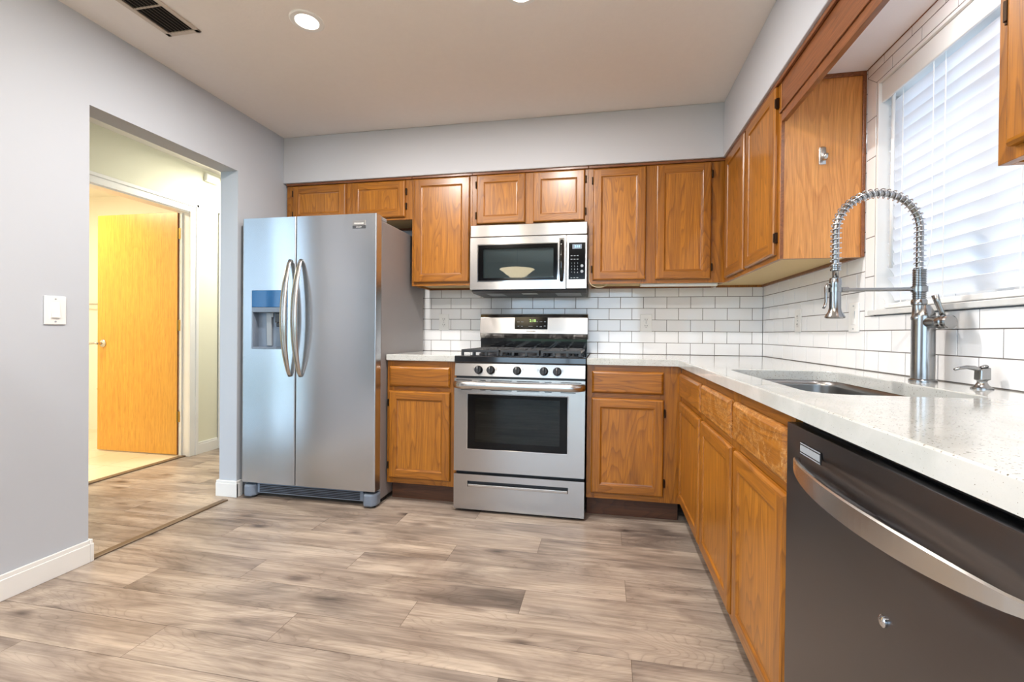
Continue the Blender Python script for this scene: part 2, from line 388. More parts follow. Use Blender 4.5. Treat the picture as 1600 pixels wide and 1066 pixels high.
def text(name, body, size, loc, face, mat, parent, depth=0.0006, sx=1.0, align='CENTER'):
    cu = bpy.data.curves.new('c', 'FONT'); cu.body = body; cu.size = size; cu.align_x = align; cu.align_y = 'CENTER'; cu.extrude = depth
    to = bpy.data.objects.new('c', cu); COL.objects.link(to); bpy.context.view_layer.update()
    me = bpy.data.meshes.new_from_object(to.evaluated_get(bpy.context.evaluated_depsgraph_get()))
    bpy.data.objects.remove(to); bpy.data.curves.remove(cu)
    rot = Matrix.Rotation(R(90), 4, 'X')
    if face == '-x': rot = Matrix.Rotation(R(-90), 4, 'Z') @ rot
    me.transform(Matrix.Translation(Vector(loc) - worldloc(parent)) @ rot @ Matrix.Diagonal((sx, 1, 1, 1)))
    me.materials.clear(); me.materials.append(M[mat]); o = bpy.data.objects.new(name, me); COL.objects.link(o); o.parent = parent; return o

# ------------------------------------------------------------------ room shell
XL, H, SB, SD = -3.289, 2.432, 2.106, 0.334
CT, CB = 0.912, 0.875        # counter top / underside
TP, PX = 0.0783, 0.1537      # tile pitch
def make_floor():
    b = B(); t = bmesh.new(); lay = t.loops.layers.color.new('plank')
    rnd = random.Random(3)
    y = -0.747 + 0.1577 * 15; k = -15
    while y > -6.0:
        y2 = y - 0.1577; xj = -0.92 - 0.40 * (k % 3) + 1.205 * 3
        while xj > -4.44:
            x0, x1 = max(xj - 1.205, -4.44), min(xj, 0.0); c = (rnd.random(), rnd.random(), rnd.random(), 1)
            if x1 > x0 and min(y, 1.6) > max(y2, -6.0):
                g = 0.0006; ya, yb = max(y2, -6.0) + g, min(y, 1.6) - g; xa, xb = x0 + g, x1 - g
                h = 0.0005
                v = [t.verts.new(p) for p in ((xa, ya, -h), (xb, ya, -h), (xb, yb, -h), (xa, yb, -h), (xa + h, ya + h, 0), (xb - h, ya + h, 0), (xb - h, yb - h, 0), (xa + h, yb - h, 0))]
                for f in ((4, 5, 6, 7), (0, 1, 5, 4), (1, 2, 6, 5), (2, 3, 7, 6), (3, 0, 4, 7)):
                    fc = t.faces.new([v[i] for i in f])
                    for l in fc.loops: l[lay] = c
            xj -= 1.205
        y = y2; k += 1
    me = bpy.data.meshes.new('t'); t.to_mesh(me); t.free(); b.bm.from_mesh(me); bpy.data.meshes.remove(me)
    b.box(-4.44, 0.15, -6.1, 1.7, -0.06, -0.0012, mi=1)
    struct('floor', b, ['plank', 'seam'])
make_floor()
b = B()
n = 0.33
for i in range(7):
    for j in range(6):
        x0, y0 = -4.452 - n * (i + 1), 0.6 - n * (j + 1); b.box(x0 + .002, x0 + n - .002, y0 + .002, y0 + n - .002, -0.01, 0.002, 0.001)
b.box(-6.8, -4.452, -1.5, 0.65, -0.06, -0.001, mi=1)
struct('floor', b, ['bathtile', 'bathgrout'])
b = B().box(-4.475, -4.425, -0.86, -0.03, 0.0, 0.009, 0.004); struct('trim_1', b, 'strip')
b = B().box(-3.325, -3.285, -1.543, -0.80, 0.0, 0.008, 0.004); struct('trim_2', b, 'strip')

struct('ceiling', B().box(-4.5, 0.15, -6.1, 1.7, H, H + 0.1), 'ceil')
struct('ceiling', B().box(-6.8, -4.505, -1.5, 0.65, H, H + 0.1), 'bathwall')
# soffit over the cabinets
b = B().box(XL, 0, -SD, 0.0085, SB, H - 0.0005, 0.004).box(-SD, 0, -4.2, -SD - 0.0005, SB, H - 0.0005, 0.004)
struct('ceiling', b, 'soffit')
struct('ceiling', B().box(-0.288, -0.0005, -2.199, -1.166, SB - 0.004, SB - 0.0006), 'niche_lit')
# left wall with the wide opening to the hall
b = B(); WT = -3.415
b.box(WT, XL, -6.0, -3.65, 0, H); b.box(WT, XL, -2.25, -1.558, 0, H); b.box(WT, XL, -3.65, -2.25, 0, 0.4); b.box(WT, XL, -3.65, -2.25, 2.1, H); b.box(WT, XL, -0.735, 1.6, 0, H); b.box(WT, XL, -1.558, -0.735, 2.053, H)
wl = struct('wall_left', b, 'wall')
b = B().box(XL, 0.0, 0.009, 0.15, 0, H); wb = struct('wall_back', b, 'wall')
WY0, WY1, WZ0, WZ1 = -2.123, -1.227, 1.148, 2.022
b = B(); b.box(0.009, 0.15, -6.0, WY0, 0, H); b.box(0.009, 0.15, WY1, 0.15, 0, H); b.box(0.009, 0.15, WY0, WY1, 0, WZ0 - 0.02); b.box(0.009, 0.15, WY0, WY1, WZ1, H)
wr = struct('wall_right', b, 'wall')
# wall behind the camera with a sliding glass door
b = B(); b.box(-3.415, -3.0, -6.1, -6.0, 0, H); b.box(-0.3, 0.15, -6.1, -6.0, 0, H); b.box(-3.0, -0.3, -6.1, -6.0, 2.2, H); b.box(-3.0, -0.3, -6.1, -6.0, -0.01, 0.06)
struct('wall_front', b, 'wall')
b = B()
for x in (-3.0, -1.68, -0.36): b.box(x, x + 0.06, -6.08, -6.03, 0.06, 2.2, 0.004)
b.box(-3.0, -0.3, -6.08, -6.03, 0.06, 0.13, 0.004); b.box(-3.0, -0.3, -6.08, -6.03, 2.14, 2.2, 0.004)
w2 = struct('window_2', b, 'white')
b = B().box(-2.94, -0.36, -6.057, -6.053, 0.13, 2.14); obj('glass_pane', b, 'glass', w2)
def sash(name, x0, x1, y0, y1, z0, z1):
    b = B(); e = 0.05; X = (x1 - x0) > (y1 - y0)
    if X:
        for a in (x0, (x0 + x1 - e) / 2, x1 - e): b.box(a, a + e, y0, y1, z0, z1, 0.004)
        for z in (z0, z1 - e): b.box(x0, x1, y0 + .001, y1 - .001, z, z + e, 0.003)
        q = (x0 + e, x1 - e, (y0 + y1) / 2 - .002, (y0 + y1) / 2 + .002)
    else:
        for a in (y0, (y0 + y1 - e) / 2, y1 - e): b.box(x0, x1, a, a + e, z0, z1, 0.004)
        for z in (z0, z1 - e): b.box(x0 + .001, x1 - .001, y0, y1, z, z + e, 0.003)
        q = ((x0 + x1) / 2 - .002, (x0 + x1) / 2 + .002, y0 + e, y1 - e)
    w = struct(name, b, 'white'); obj('glass_pane', B().box(*q, z0 + e, z1 - e), 'glass', w); return w
sash('added_window_3', -3.38, -3.33, -3.65, -2.25, 0.4, 2.1)  # unseen window, added to give the fridge doors a cool reflection
sash('added_window_4', -4.4, -3.415, -1.79, -1.75, 0.0, 2.2)  # unseen glazed hall end, added for cool light on fridge and jamb
b = B().box(-14, 8, -26, -6.3, -0.3, -0.2); g = struct('ground', b, 'lawn')
b = B().box(0.4, 14, -8, 6, -0.5, -0.4); g = struct('ground', b, 'bounce_ground')  # unseen pale ground, added to bounce daylight up through the slats
# hall
b = B(); b.box(-4.5, -4.4, -1.8, -0.86, 0, H); b.box(-4.5, -4.4, -0.03, 1.6, 0, H); b.box(-4.5, -4.4, -0.86, -0.03, 2.035, H)
struct('wall_hall', b, 'hallwall_warmlit')
b = B(); b.box(-4.4, -3.415, 1.55, 1.6, 0, H); b.box(-4.4, -3.415, -1.80, -1.75, 2.2, H); struct('wall_hall', b, 'hallwall_warmlit')
b = B(); b.box(-6.85, -6.75, -1.5, 0.65, 0, H); b.box(-6.75, -4.5, 0.6, 0.65, 0, H); b.box(-6.75, -4.5, -1.5, -1.45, 0, H)
b.box(-4.515, -4.502, -1.45, -0.87, 0, H); b.box(-4.515, -4.502, -0.02, 0.6, 0, H); b.box(-4.515, -4.502, -0.87, -0.02, 2.045, H)
struct('wall_bathroom', b, 'bathwall')

def tile_rows(b, mp, a0, a1, z0, z1, off, zbase=0.9135, gap=0.003):
    """running bond clipped to a0..a1 / z0..z1; mp(a, z) pair -> box"""
    k0 = int(math.floor((z0 - zbase) / TP + 1e-6)); k = k0
    while zbase + k * TP < z1 - 0.004:
        za, zb = max(z0, zbase + k * TP), min(z1, zbase + (k + 1) * TP)
        if zb - za > 0.008:
            o = off + (PX / 2 if k % 2 else 0); j = math.floor((a0 - o) / PX) 
            while o + j * PX < a1:
                x0, x1 = max(a0, o + j * PX), min(a1, o + (j + 1) * PX)
                if x1 - x0 > 0.008: mp(b, x0 + gap / 2, x1 - gap / 2, za + gap / 2, zb - gap / 2)
                j += 1
        k += 1
def tb_back(b, a0, a1, z0, z1): b.box(-a1, -a0, 0.0, 0.0075, z0, z1, 0.0012)
def tb_right(b, a0, a1, z0, z1): b.box(0.0, 0.0075, -a1, -a0, z0, z1, 0.0012)
b = B(); tile_rows(b, tb_back, 0.0, 2.385, CT + 0.001, 1.385, 0.141); b.box(-2.39, 0, 0.0015, 0.0088, CT - 0.05, 1.385, mi=1)
b.box(-2.41, -2.388, -0.001, 0.0085, CT + 0.001, 1.37, 0.003, mi=2)
obj('tile_backsplash', b, ['tile', 'grout', 'white'], wb)
b = B(); SILL = 1.126
tile_rows(b, tb_right, 0.0, 1.165, CT + 0.001, 1.38, 0.184); tile_rows(b, tb_right, 1.165, 2.80, CT + 0.001, SILL, 0.184)
tile_rows(b, tb_right, 1.145, 1.165, 1.38, SB, 0.184); tile_rows(b, tb_right, 2.185, 2.80, SILL, 1.38, 0.184)
z = SILL
while z < 2.02:
    zt = min(z + PX, 2.068)
    for a0, a1, fl in ((1.166, 1.226, 1), (2.124, 2.184, 0)):
        if zt > 2.0:
            o, i = (a0 + .001, a1 - .001) if fl else (a1 - .001, a0 + .001)
            b.prism([(-o, z + .0015), (-i, z + .0015), (-i, 2.0205), (-o, 2.0655)], 0, 0.0, 0.0075, 0.0008)
        else: tb_right(b, a0 + .001, a1 - .001, z + .0015, zt - .0015)
    if zt > 2.0: break
    z += PX
# inner row above the window with mitred ends, then the outer row
a = 1.166
while a < 2.184:
    a2 = min(a + PX, 2.184); l = 0.056 if a == 1.166 else 0; r = 0.056 if a2 == 2.184 else 0
    b.prism([(-(a + .0015), 2.067), (-(a + .0015 + l), 2.0235), (-(a2 - .0015 - r), 2.0235), (-(a2 - .0015), 2.067)], 0, 0.0, 0.0075, 0.0008); a = a2
a = 1.166 - 0.05
while a < 2.25:
    a0, a1 = max(a, 1.166), a + PX
    b.box(0, 0.0075, -(a1 - .0015), -(a0 + .0015), 2.0705, SB - 0.001, 0.0012); a += PX
b2 = [(-2.80, -1.226, CT - 0.05, SILL), (-1.227, 0, CT - 0.05, SB), (-2.8, -2.123, CT - .05, SB), (-2.3, -1.2, 2.022, SB)]
for y0, y1, z0, z1 in b2: b.box(0.0015, 0.0088, y0, y1, z0, z1, mi=1)
b.box(-0.003, 0.006, -2.2, -1.15, SB - 0.006, SB - 0.0005, 0.001, mi=2)
obj('tile_backsplash', b, ['tile', 'grout', 'oak_dark_y'], wr)

# window
b = B(); t = 0.012
b.box(0.001, 0.15, WY1 - t, WY1 - 0.0005, WZ0, WZ1 - 0.0005, 0.001); b.box(0.001, 0.15, WY0 + 0.0005, WY0 + t, WZ0, WZ1 - 0.0005, 0.001); b.box(0.001, 0.15, WY0 + t, WY1 - t, WZ1 - t, WZ1 - 0.0005, 0.001)
b.box(-0.012, 0.15, WY0 - 0.02, WY1 + 0.02, WZ0 - 0.0195, WZ0 - 0.0005, 0.003, mi=1)
w1 = struct('window_1', b, ['white', 'marble'])
b = B()
for y0, y1 in ((WY0 + t, WY0 + 0.05), (WY1 - 0.05, WY1 - t), (-1.695, -1.655)): b.box(0.10, 0.145, y0, y1, WZ0 + .001, WZ1 - t - .001, 0.003)
for z0, z1 in ((WZ0 + .001, WZ0 + 0.045), (WZ1 - 0.05, WZ1 - t - .001)): b.box(0.101, 0.144, WY0 + t + .001, WY1 - t - .001, z0, z1, 0.003)
obj('window_frame', b, 'white', w1)
b = B().box(0.120, 0.124, WY0 + 0.05, WY1 - 0.05, WZ0 + 0.045, WZ1 - 0.05); obj('glass_pane', b, 'glass', w1)

# door casings, hall trim, baseboards
def casing(b, x, s, y0, y1, zt, w=0.06):
    for a, c in ((y0 - w, y0), (y1, y1 + w)):
        b.box(x, x + s * 0.012, a, c, 0, zt + w, 0.003); 
        o = (a, a + w * .35) if a < y0 else (c - w * .35, c)
        b.box(x, x + s * 0.02, o[0], o[1], 0, zt + w, 0.004)
    b.box(x, x + s * 0.012, y0, y1, zt, zt + w, 0.003); b.box(x, x + s * 0.02, y0 - w, y1 + w, zt + w * .65, zt + w, 0.004)
b = B(); casing(b, -4.3995, 1, -0.86, -0.042, 2.03, 0.075)
for y0, y1 in ((-0.86, -0.848), (-0.042, -0.03)): b.box(-4.5, -4.4, y0 + .0005, y1 - .0005, 0.0, 2.034, 0.001)
b.box(-4.5, -4.4, -0.848, -0.042, 2.022, 2.034, 0.001); b.box(-4.475, -4.46, -0.054, -0.042, 0.0, 2.022, 0.002)
struct('trim_3', b, 'white')
b = B(); casing(b, -4.3995, 1, 0.30, 1.08, 2.03, 0.065); struct('trim_4', b, 'white')
b = B().box(-4.399, -4.392, 0.302, 1.078, 0.008, 2.028, 0.002); d2 = struct('door_2', b, 'door_brown')
obj('latch', B().box(-4.391, -4.388, 0.302, 0.312, 0.93, 1.0, 0.001), 'bronze', d2)
def baseb(name, segs, mat='white'):
    b = B()
    for (x0, x1, y0, y1) in segs:
        b.box(x0, x1, y0, y1, 0.0, 0.082, 0.002)
        cx, cy = (x1 - x0), (y1 - y0)
        b.box(x0 + (0.0 if cx > .03 else .0015), x1 - (0.0 if cx > .03 else .0035), y0 + (0 if cy > .03 else .0015), y1 - (0 if cy > .03 else .0015), 0.080, 0.101, 0.004)
    return struct(name, b, mat)
baseb('baseboard_left', [(XL, XL + 0.014, -6.0, -1.5585)])
b = B()
for x0, x1, y0, y1 in ((XL, XL + 0.014, -0.7485, -0.70), (WT - 0.014, XL + 0.014, -0.7495, -0.7355), (WT - 0.014, WT, -0.7355, 1.55)):
    b.box(x0, x1, y0, y1, 0, 0.085, 0.002); b.box(x0 + .0015, x1 - .0015, y0 + .0015, y1 - .001, 0.083, 0.102, 0.004)
struct('baseboard_left', b, 'white')
b = B(); b.box(WT - .014, XL + .014, -1.5578, -1.5438, 0, 0.082, 0.002); b.box(WT - .0125, XL + .0115, -1.5578, -1.5465, 0.080, 0.101, 0.003); b.box(WT - 0.014, WT, -1.745, -1.558, 0, 0.1, 0.002)
struct('baseboard_left', b, 'white')
baseb('baseboard_hall', [(-4.3995, -4.386, 0.034, 0.234), (-4.3995, -4.386, -1.745, -0.936)])
baseb('baseboard_bathroom', [(-6.75, -6.737, -1.45, 0.6)])

# bathroom door, swung open
th = thing('door_1', '', '', (-4.478, -0.05, 0.0)); del th['label']; del th['category']; th['kind'] = 'structure'
def rot_door(objs, ang): pass
obj('door_slab', B().box(-5.325, -4.505, -0.052, -0.017, 0.012, 2.03, 0.0015), 'birch', th)
obj('door_edge', B().box(-4.5045, -4.502, -0.052, -0.017, 0.012, 2.03, 0.0008), 'door_brown', th)
for z in (0.33, 1.09, 1.85):
    b = B().box(-4.503, -4.4995, -0.053, -0.02, z - 0.045, z + 0.045, 0.0008).cyl((-4.497, -0.056, z - 0.045), (-4.497, -0.056, z + 0.045), 0.006, 12).box(-4.497, -4.4705, -0.0555, -0.0535, z - 0.045, z + 0.045, 0.0005)
    for dz in (-.03, 0, .03): b.cyl((-4.484, -0.0555, z + dz), (-4.484, -0.0575, z + dz), 0.003, 8)
    obj('hinge', b, 'brass', th)
b = B().lathe([(0.032, 0), (0.032, 0.004), (0.026, 0.010), (0.011, 0.014), (0.011, 0.045)], (-5.265, -0.0525, 0.93), (0, -1, 0), 24)
b.tube([(-5.265, -0.092, 0.93), (-5.285, -0.100, 0.932), (-5.32, -0.102, 0.93), (-5.37, -0.098, 0.925)], [0.011, 0.010, 0.009, 0.008], 10)
obj('door_handle', b, 'nickel', th)

# ------------------------------------------------------------------ ceiling fittings
def downlight(x, y, label):
    t = thing('recessed_light', label, 'ceiling light', (x, y, H), 'recessed ceiling lights')
    b = B().lathe([(0.047, -0.0005), (0.050, -0.006), (0.068, -0.006), (0.072, -0.003), (0.072, -0.0005)], (x, y, H), (0, 0, 1), 48, cap=False)
    obj('trim_ring', b, 'white', t)
    b = B().lathe([(0, -0.003), (0.048, -0.003), (0.048, -0.001), (0, -0.001)], (x, y, H), (0, 0, 1), 40, cap=False); obj('lens', b, 'lamp', t)
    area('downlight', (x, y, H - 0.012), (0, 0, 0), 0.09, 0.09, P_DOWN, (1.0, 0.95, 0.90), shape='DISK')
    return t
downlight(-2.332, -1.382, 'white round recessed ceiling light nearest the air vent, lit')
downlight(-1.362, -1.382, 'white recessed ceiling light cut off by the top edge of the photo')
downlight(-2.332, -3.3, 'white round recessed ceiling light farther back in the room, left one')
downlight(-1.362, -3.3, 'white round recessed ceiling light farther back in the room, right one')

t = thing('added_strip_light', 'unseen white strip light added behind the valance to brighten the sink window niche', 'strip light', (-0.20, -1.92, SB - 0.004))
obj('housing', B().box(-0.235, -0.165, -2.17, -1.67, SB - 0.026, SB - 0.0045, 0.004), 'plate', t)
obj('tube', B().cyl((-0.20, -2.15, SB - 0.034), (-0.20, -1.69, SB - 0.034), 0.007, 14), 'lamp', t)
area('sink_fill_light', (-0.20, -1.92, SB - 0.045), (0, R(-20), R(0)), 0.05, 0.46, P_SINK, (0.97, 0.98, 1.0))  # fill light of the added strip, brightens window jamb and niche
t = thing('ceiling_vent', 'beige framed rectangular ceiling air vent with dark louvers near the left wall', 'air vent', (-2.951, -1.58, H))
x0, x1, y0, y1 = -3.041, -2.861, -1.755, -1.405
b = B(); f = 0.022
b.box(x0, x1, y0, y0 + f, H - 0.006, H - 0.0005, 0.002).box(x0, x1, y1 - f, y1, H - 0.006, H - 0.0005, 0.002).box(x0, x0 + f, y0, y1, H - 0.006, H - 0.0005, 0.002).box(x1 - f, x1, y0, y1, H - 0.006, H - 0.0005, 0.002)
b.box(x0 + f, x1 - f, -1.584, -1.576, H - 0.005, H - 0.0005, 0.001); obj('frame', b, 'ventframe', t)
obj('duct_shadow', B().box(x0 + f * .8, x1 - f * .8, y0 + f * .8, y1 - f * .8, H - 0.0012, H - 0.0004), 'ventdark', t)
for ya, yb in ((y0 + f, -1.584), (-1.576, y1 - f)):
    for i in range(7):
        xx = x0 + f + 0.0115 + i * 0.0187
        q = B().prism([(xx - 0.006, H - 0.0014), (xx - 0.0045, H - 0.0014), (xx + 0.0055, H - 0.0095), (xx + 0.004, H - 0.0095)], 1, ya, yb)
        obj('louver', q, 'louver', t)
# hall item and bathroom rail
tag(obj('door_chime', B().box(-4.399, -4.365, 0.09, 0.22, 2.33, 2.395, 0.006), 'plate', None, (-4.399, 0.15, 2.35)), 'small white box high on the hall wall beside the ceiling', 'door chime')
t = thing('towel_bar', 'thin towel rail on the bathroom wall seen left of the orange door', 'towel rail', (-6.3, 0.599, 1.3))
obj('rail', B().cyl((-6.6, 0.54, 1.31), (-5.6, 0.54, 1.31), 0.008, 12), 'nickel', t)
for x in (-6.6, -5.6): obj('bracket', B().box(x - 0.012, x + .012, 0.53, 0.599, 1.295, 1.325, 0.004), 'nickel', t)
t = thing('paper_holder', 'small chrome paper holder low on the bathroom wall left of the orange door', 'paper holder', (-6.1, 0.599, 0.44))
obj('bracket', B().box(-6.13, -6.09, 0.53, 0.599, 0.425, 0.46, 0.004), 'nickel', t)
obj('rod', B().cyl((-6.11, 0.52, 0.442), (-5.92, 0.52, 0.442), 0.010, 12), 'nickel', t)

# pendant lamp over the dining end, mirrored in the microwave door
t = thing('pendant_lamp', 'frosted bowl pendant lamp reflected in the microwave door', 'pendant lamp', (-2.083, -2.958, H))
b = B().lathe([(0.06, -0.0005), (0.06, -0.012), (0.02, -0.03)], (-2.083, -2.958, H), (0, 0, 1), 24); obj('canopy', b, 'nickel', t)
obj('stem', B().cyl((-2.083, -2.958, H - 0.03), (-2.083, -2.958, 1.86), 0.006, 12), 'nickel', t)
b = B().lathe([(0.07, 1.735), (0.12, 1.765), (0.19, 1.82), (0.215, 1.836), (0.21, 1.840), (0.18, 1.825), (0.115, 1.775), (0.068, 1.745), (0, 1.742), (0, 1.735), (0.07, 1.735)], (-2.083, -2.958, 0), (0, 0, 1), 48, cap=False); obj('bowl_shade', b, 'bowl', t)
obj('bulb', B().lathe([(0, 1.78), (0.025, 1.79), (0.03, 1.81), (0.02, 1.84), (0.0, 1.86)], (-2.083, -2.958, 0), (0, 0, 1), 20), 'lamp', t)
point('pendant_bulb', (-2.083, -2.958, 1.80), P_PEND, (1.0, 0.86, 0.68), 0.04)
area('hall_ceiling_light', (-3.9, 0.3, H - 0.03), (0, 0, 0), 0.3, 0.3, P_HALL, (1.0, 0.95, 0.80), shape='DISK')
area('bathroom_light', (-5.6, -0.75, H - 0.03), (0, 0, 0), 0.5, 0.5, P_BATH, (1.0, 0.90, 0.70), shape='DISK')

# ------------------------------------------------------------------ blind
t = thing('window_blind', 'white two inch slatted window blind over the sink, slats tilted half closed', 'window blind', (0.04, -1.675, 2.0))
obj('valance', B().box(0.010, 0.020, WY0 + .016, WY1 - .014, 1.935, 2.008, 0.003).box(0.020, 0.075, WY0 + .02, WY1 - .02, 1.95, 2.004, 0.002), 'plate', t)
ang = R(58); z = 1.903
while z > 1.185:
    t2 = bmesh.new(); prof = []
    for i in range(9):
        s = -0.025 + 0.05 * i / 8; h = 0.0038 * (1 - (s / 0.025) ** 2)
        prof.append((s, h))
    for i in range(9)[::-1]: prof.append((-0.025 + 0.05 * i / 8, 0.0038 * (1 - ((-0.025 + 0.05 * i / 8) / 0.025) ** 2) - 0.0025))
    pts = []
    for s, h in prof:  # room edge high, outer edge low
        pts.append((0.050 + s * math.cos(ang) + h * math.sin(ang), z - s * math.sin(ang) + h * math.cos(ang)))
    q = B().prism(pts, 1, WY0 + .018, WY1 - .016, smooth=False); o = obj('slat', q, 'slat', t); z -= 0.0436
    t2.free()
zb = z + 0.005
obj('bottom_rail', B().box(0.028, 0.072, WY0 + .018, WY1 - .016, WZ0 + 0.006, WZ0 + 0.024, 0.004), 'plate', t)
for y in (-1.325, -1.53, -1.80, -2.03):
    b = B()
    for x in (0.034, 0.068): b.box(x - .0012, x + .0012, y - .0012, y + .0012, WZ0 + .02, 1.95)
    obj('ladder_cord', b, 'plate', t)
obj('tilt_wand', B().cyl((0.022, -1.292, 1.945), (0.020, -1.292, 1.30), 0.0055, 10).cyl((0.022, -1.292, 1.96), (0.022, -1.292, 1.935), 0.003, 8), 'plate', t)
pts = [(0.020, -1.50, 1.94), (0.020, -1.50, 1.60), (0.018, -1.505, 1.40), (0.016, -1.50, 1.30), (0.012, -1.47, 1.22), (0.010, -1.43, 1.175), (0.008, -1.36, 1.165), (0.008, -1.30, 1.158), (0.014, -1.262, 1.19)]
obj('pull_cord', B().tube(pts, 0.0013, 6), 'plate', t)

# ------------------------------------------------------------------ cabinets
class Face:
    """maps (u along the run, d outward from the face frame, z) to the world"""
    def __init__(s, kind, plane): s.k, s.p = kind, plane
    def pt(s, u, d, z): return (u, s.p - d, z) if s.k == 'back' else (s.p - d, -u, z)
    def box(s, b, u0, u1, d0, d1, z0, z1, bev=0.0, mi=0, seg=2):
        p, q = s.pt(u0, d0, z0), s.pt(u1, d1, z1); return b.box(p[0], q[0], p[1], q[1], p[2], q[2], bev, mi, seg)
    @property
    def hm(s): return 'oak_x' if s.k == 'back' else 'oak_y'
def ring_faces(bm, fr, rings, u0, u1, z0, z1, butt=None):
    """nested rectangles (inset, depth); material 0 vertical grain for the sides, 1 horizontal for top and bottom"""
    V = []
    for ins, d in rings:
        V.append([bm.verts.new(fr.pt(u, d, z)) for u, z in ((u0 + ins, z0 + ins), (u1 - ins, z0 + ins), (u1 - ins, z1 - ins), (u0 + ins, z1 - ins))])
    for k, (a, c) in enumerate(zip(V, V[1:])):
        if butt is not None and k == butt:
            i0, d = rings[k]; i1, _ = rings[k + 1]
            def q(ua, ub, za, zb, mi):
                f = bm.faces.new([bm.verts.new(fr.pt(*p)) for p in ((ua, d, za), (ub, d, za), (ub, d, zb), (ua, d, zb))]); f.material_index = mi
            q(u0 + i0, u0 + i1, z0 + i0, z1 - i0, 0); q(u1 - i1, u1 - i0, z0 + i0, z1 - i0, 0)
            q(u0 + i1, u1 - i1, z0 + i0, z0 + i1, 1); q(u0 + i1, u1 - i1, z1 - i1, z1 - i0, 1)
        else:
            for i in range(4):
                f = bm.faces.new((a[i], a[(i + 1) % 4], c[(i + 1) % 4], c[i])); f.material_index = 1 if i in (0, 2) else 0
    return V
def flip_out(bm, fr):
    n = Vector(fr.pt(0, 1, 0)) - Vector(fr.pt(0, 0, 0)); bm.normal_update()
    for f in bm.faces:
        if f.normal.dot(n) < -0.01: f.normal_flip()
def hinge_pair(fr, u, z0, z1, side, door, off=0.06):
    for z in (z0 + off, z1 - off):
        s = 1 if side == 'r' else -1; b = B()
        fr.box(b, u + s * 0.001, u + s * 0.010, 0.0, 0.012, z - 0.022, z + 0.022, 0.001)
        p0, p1 = fr.pt(u + s * 0.004, 0.014, z - 0.018), fr.pt(u + s * 0.004, 0.014, z + 0.018); b.cyl(p0, p1, 0.0035, 10)
        obj('hinge', b, 'bronze', door)
def cab_door(fr, u0, u1, z0, z1, parent, hinge=None, off=0.06, w=0.048):
    t = bmesh.new(); e = 0.001
    ring_faces(t, fr, [(0, e), (0.0, 0.011), (0.004, 0.017), (0.009, 0.019), (w, 0.019), (w + .003, 0.0175), (w + 0.006, 0.013), (w + 0.013, 0.0115)], u0, u1, z0, z1, butt=3)
    flip_out(t, fr)
    b = B(); me = bpy.data.meshes.new('t'); t.to_mesh(me); t.free(); b.bm.from_mesh(me); bpy.data.meshes.remove(me)
    fr.box(b, u0 + .003, u1 - .003, e + .0005, 0.0105, z0 + .003, z1 - .003)
    d = obj('door', b, ['oak_v', fr.hm], parent)
    b = B(); i = w + 0.0125; fr.box(b, u0 + i, u1 - i, 0.0108, 0.0119, z0 + i, z1 - i); obj('panel', b, 'oak_panel', d)
    if hinge: hinge_pair(fr, u0 if hinge == 'l' else u1, z0, z1, hinge, d, off)
    return d
def drawer_front(fr, u0, u1, z0, z1, parent, worn=False):
    t = bmesh.new(); V = ring_faces(t, fr, [(0, 0.001), (0, 0.009), (0.003, 0.013), (0.011, 0.0185), (0.014, 0.019)], u0, u1, z0, z1)
    f = t.faces.new(V[-1]); flip_out(t, fr)
    for f in t.faces: f.material_index = 0
    b = B(); me = bpy.data.meshes.new('t'); t.to_mesh(me); t.free(); b.bm.from_mesh(me); bpy.data.meshes.remove(me)
    fr.box(b, u0 + .003, u1 - .003, 0.0015, 0.0085, z0 + .003, z1 - .003)
    return obj('drawer_front', b, 'oak_worn' if worn else fr.hm, parent)
def face_frame(fr, u0, u1, z0, z1, stiles, rails, parent, sw=0.04, name='face_frame'):
    """stiles: list of (ua, ub); rails: list of (ua, ub, za, zb)"""
    b = B()
    for a, c in stiles: fr.box(b, a, c, -0.019, 0.0, z0, z1, 0.0008)
    for a, c, za, zb in rails: fr.box(b, a, c, -0.0185, -0.0004, za, zb, 0.0008, mi=1)
    return obj(name, b, ['oak_v', fr.hm], parent)

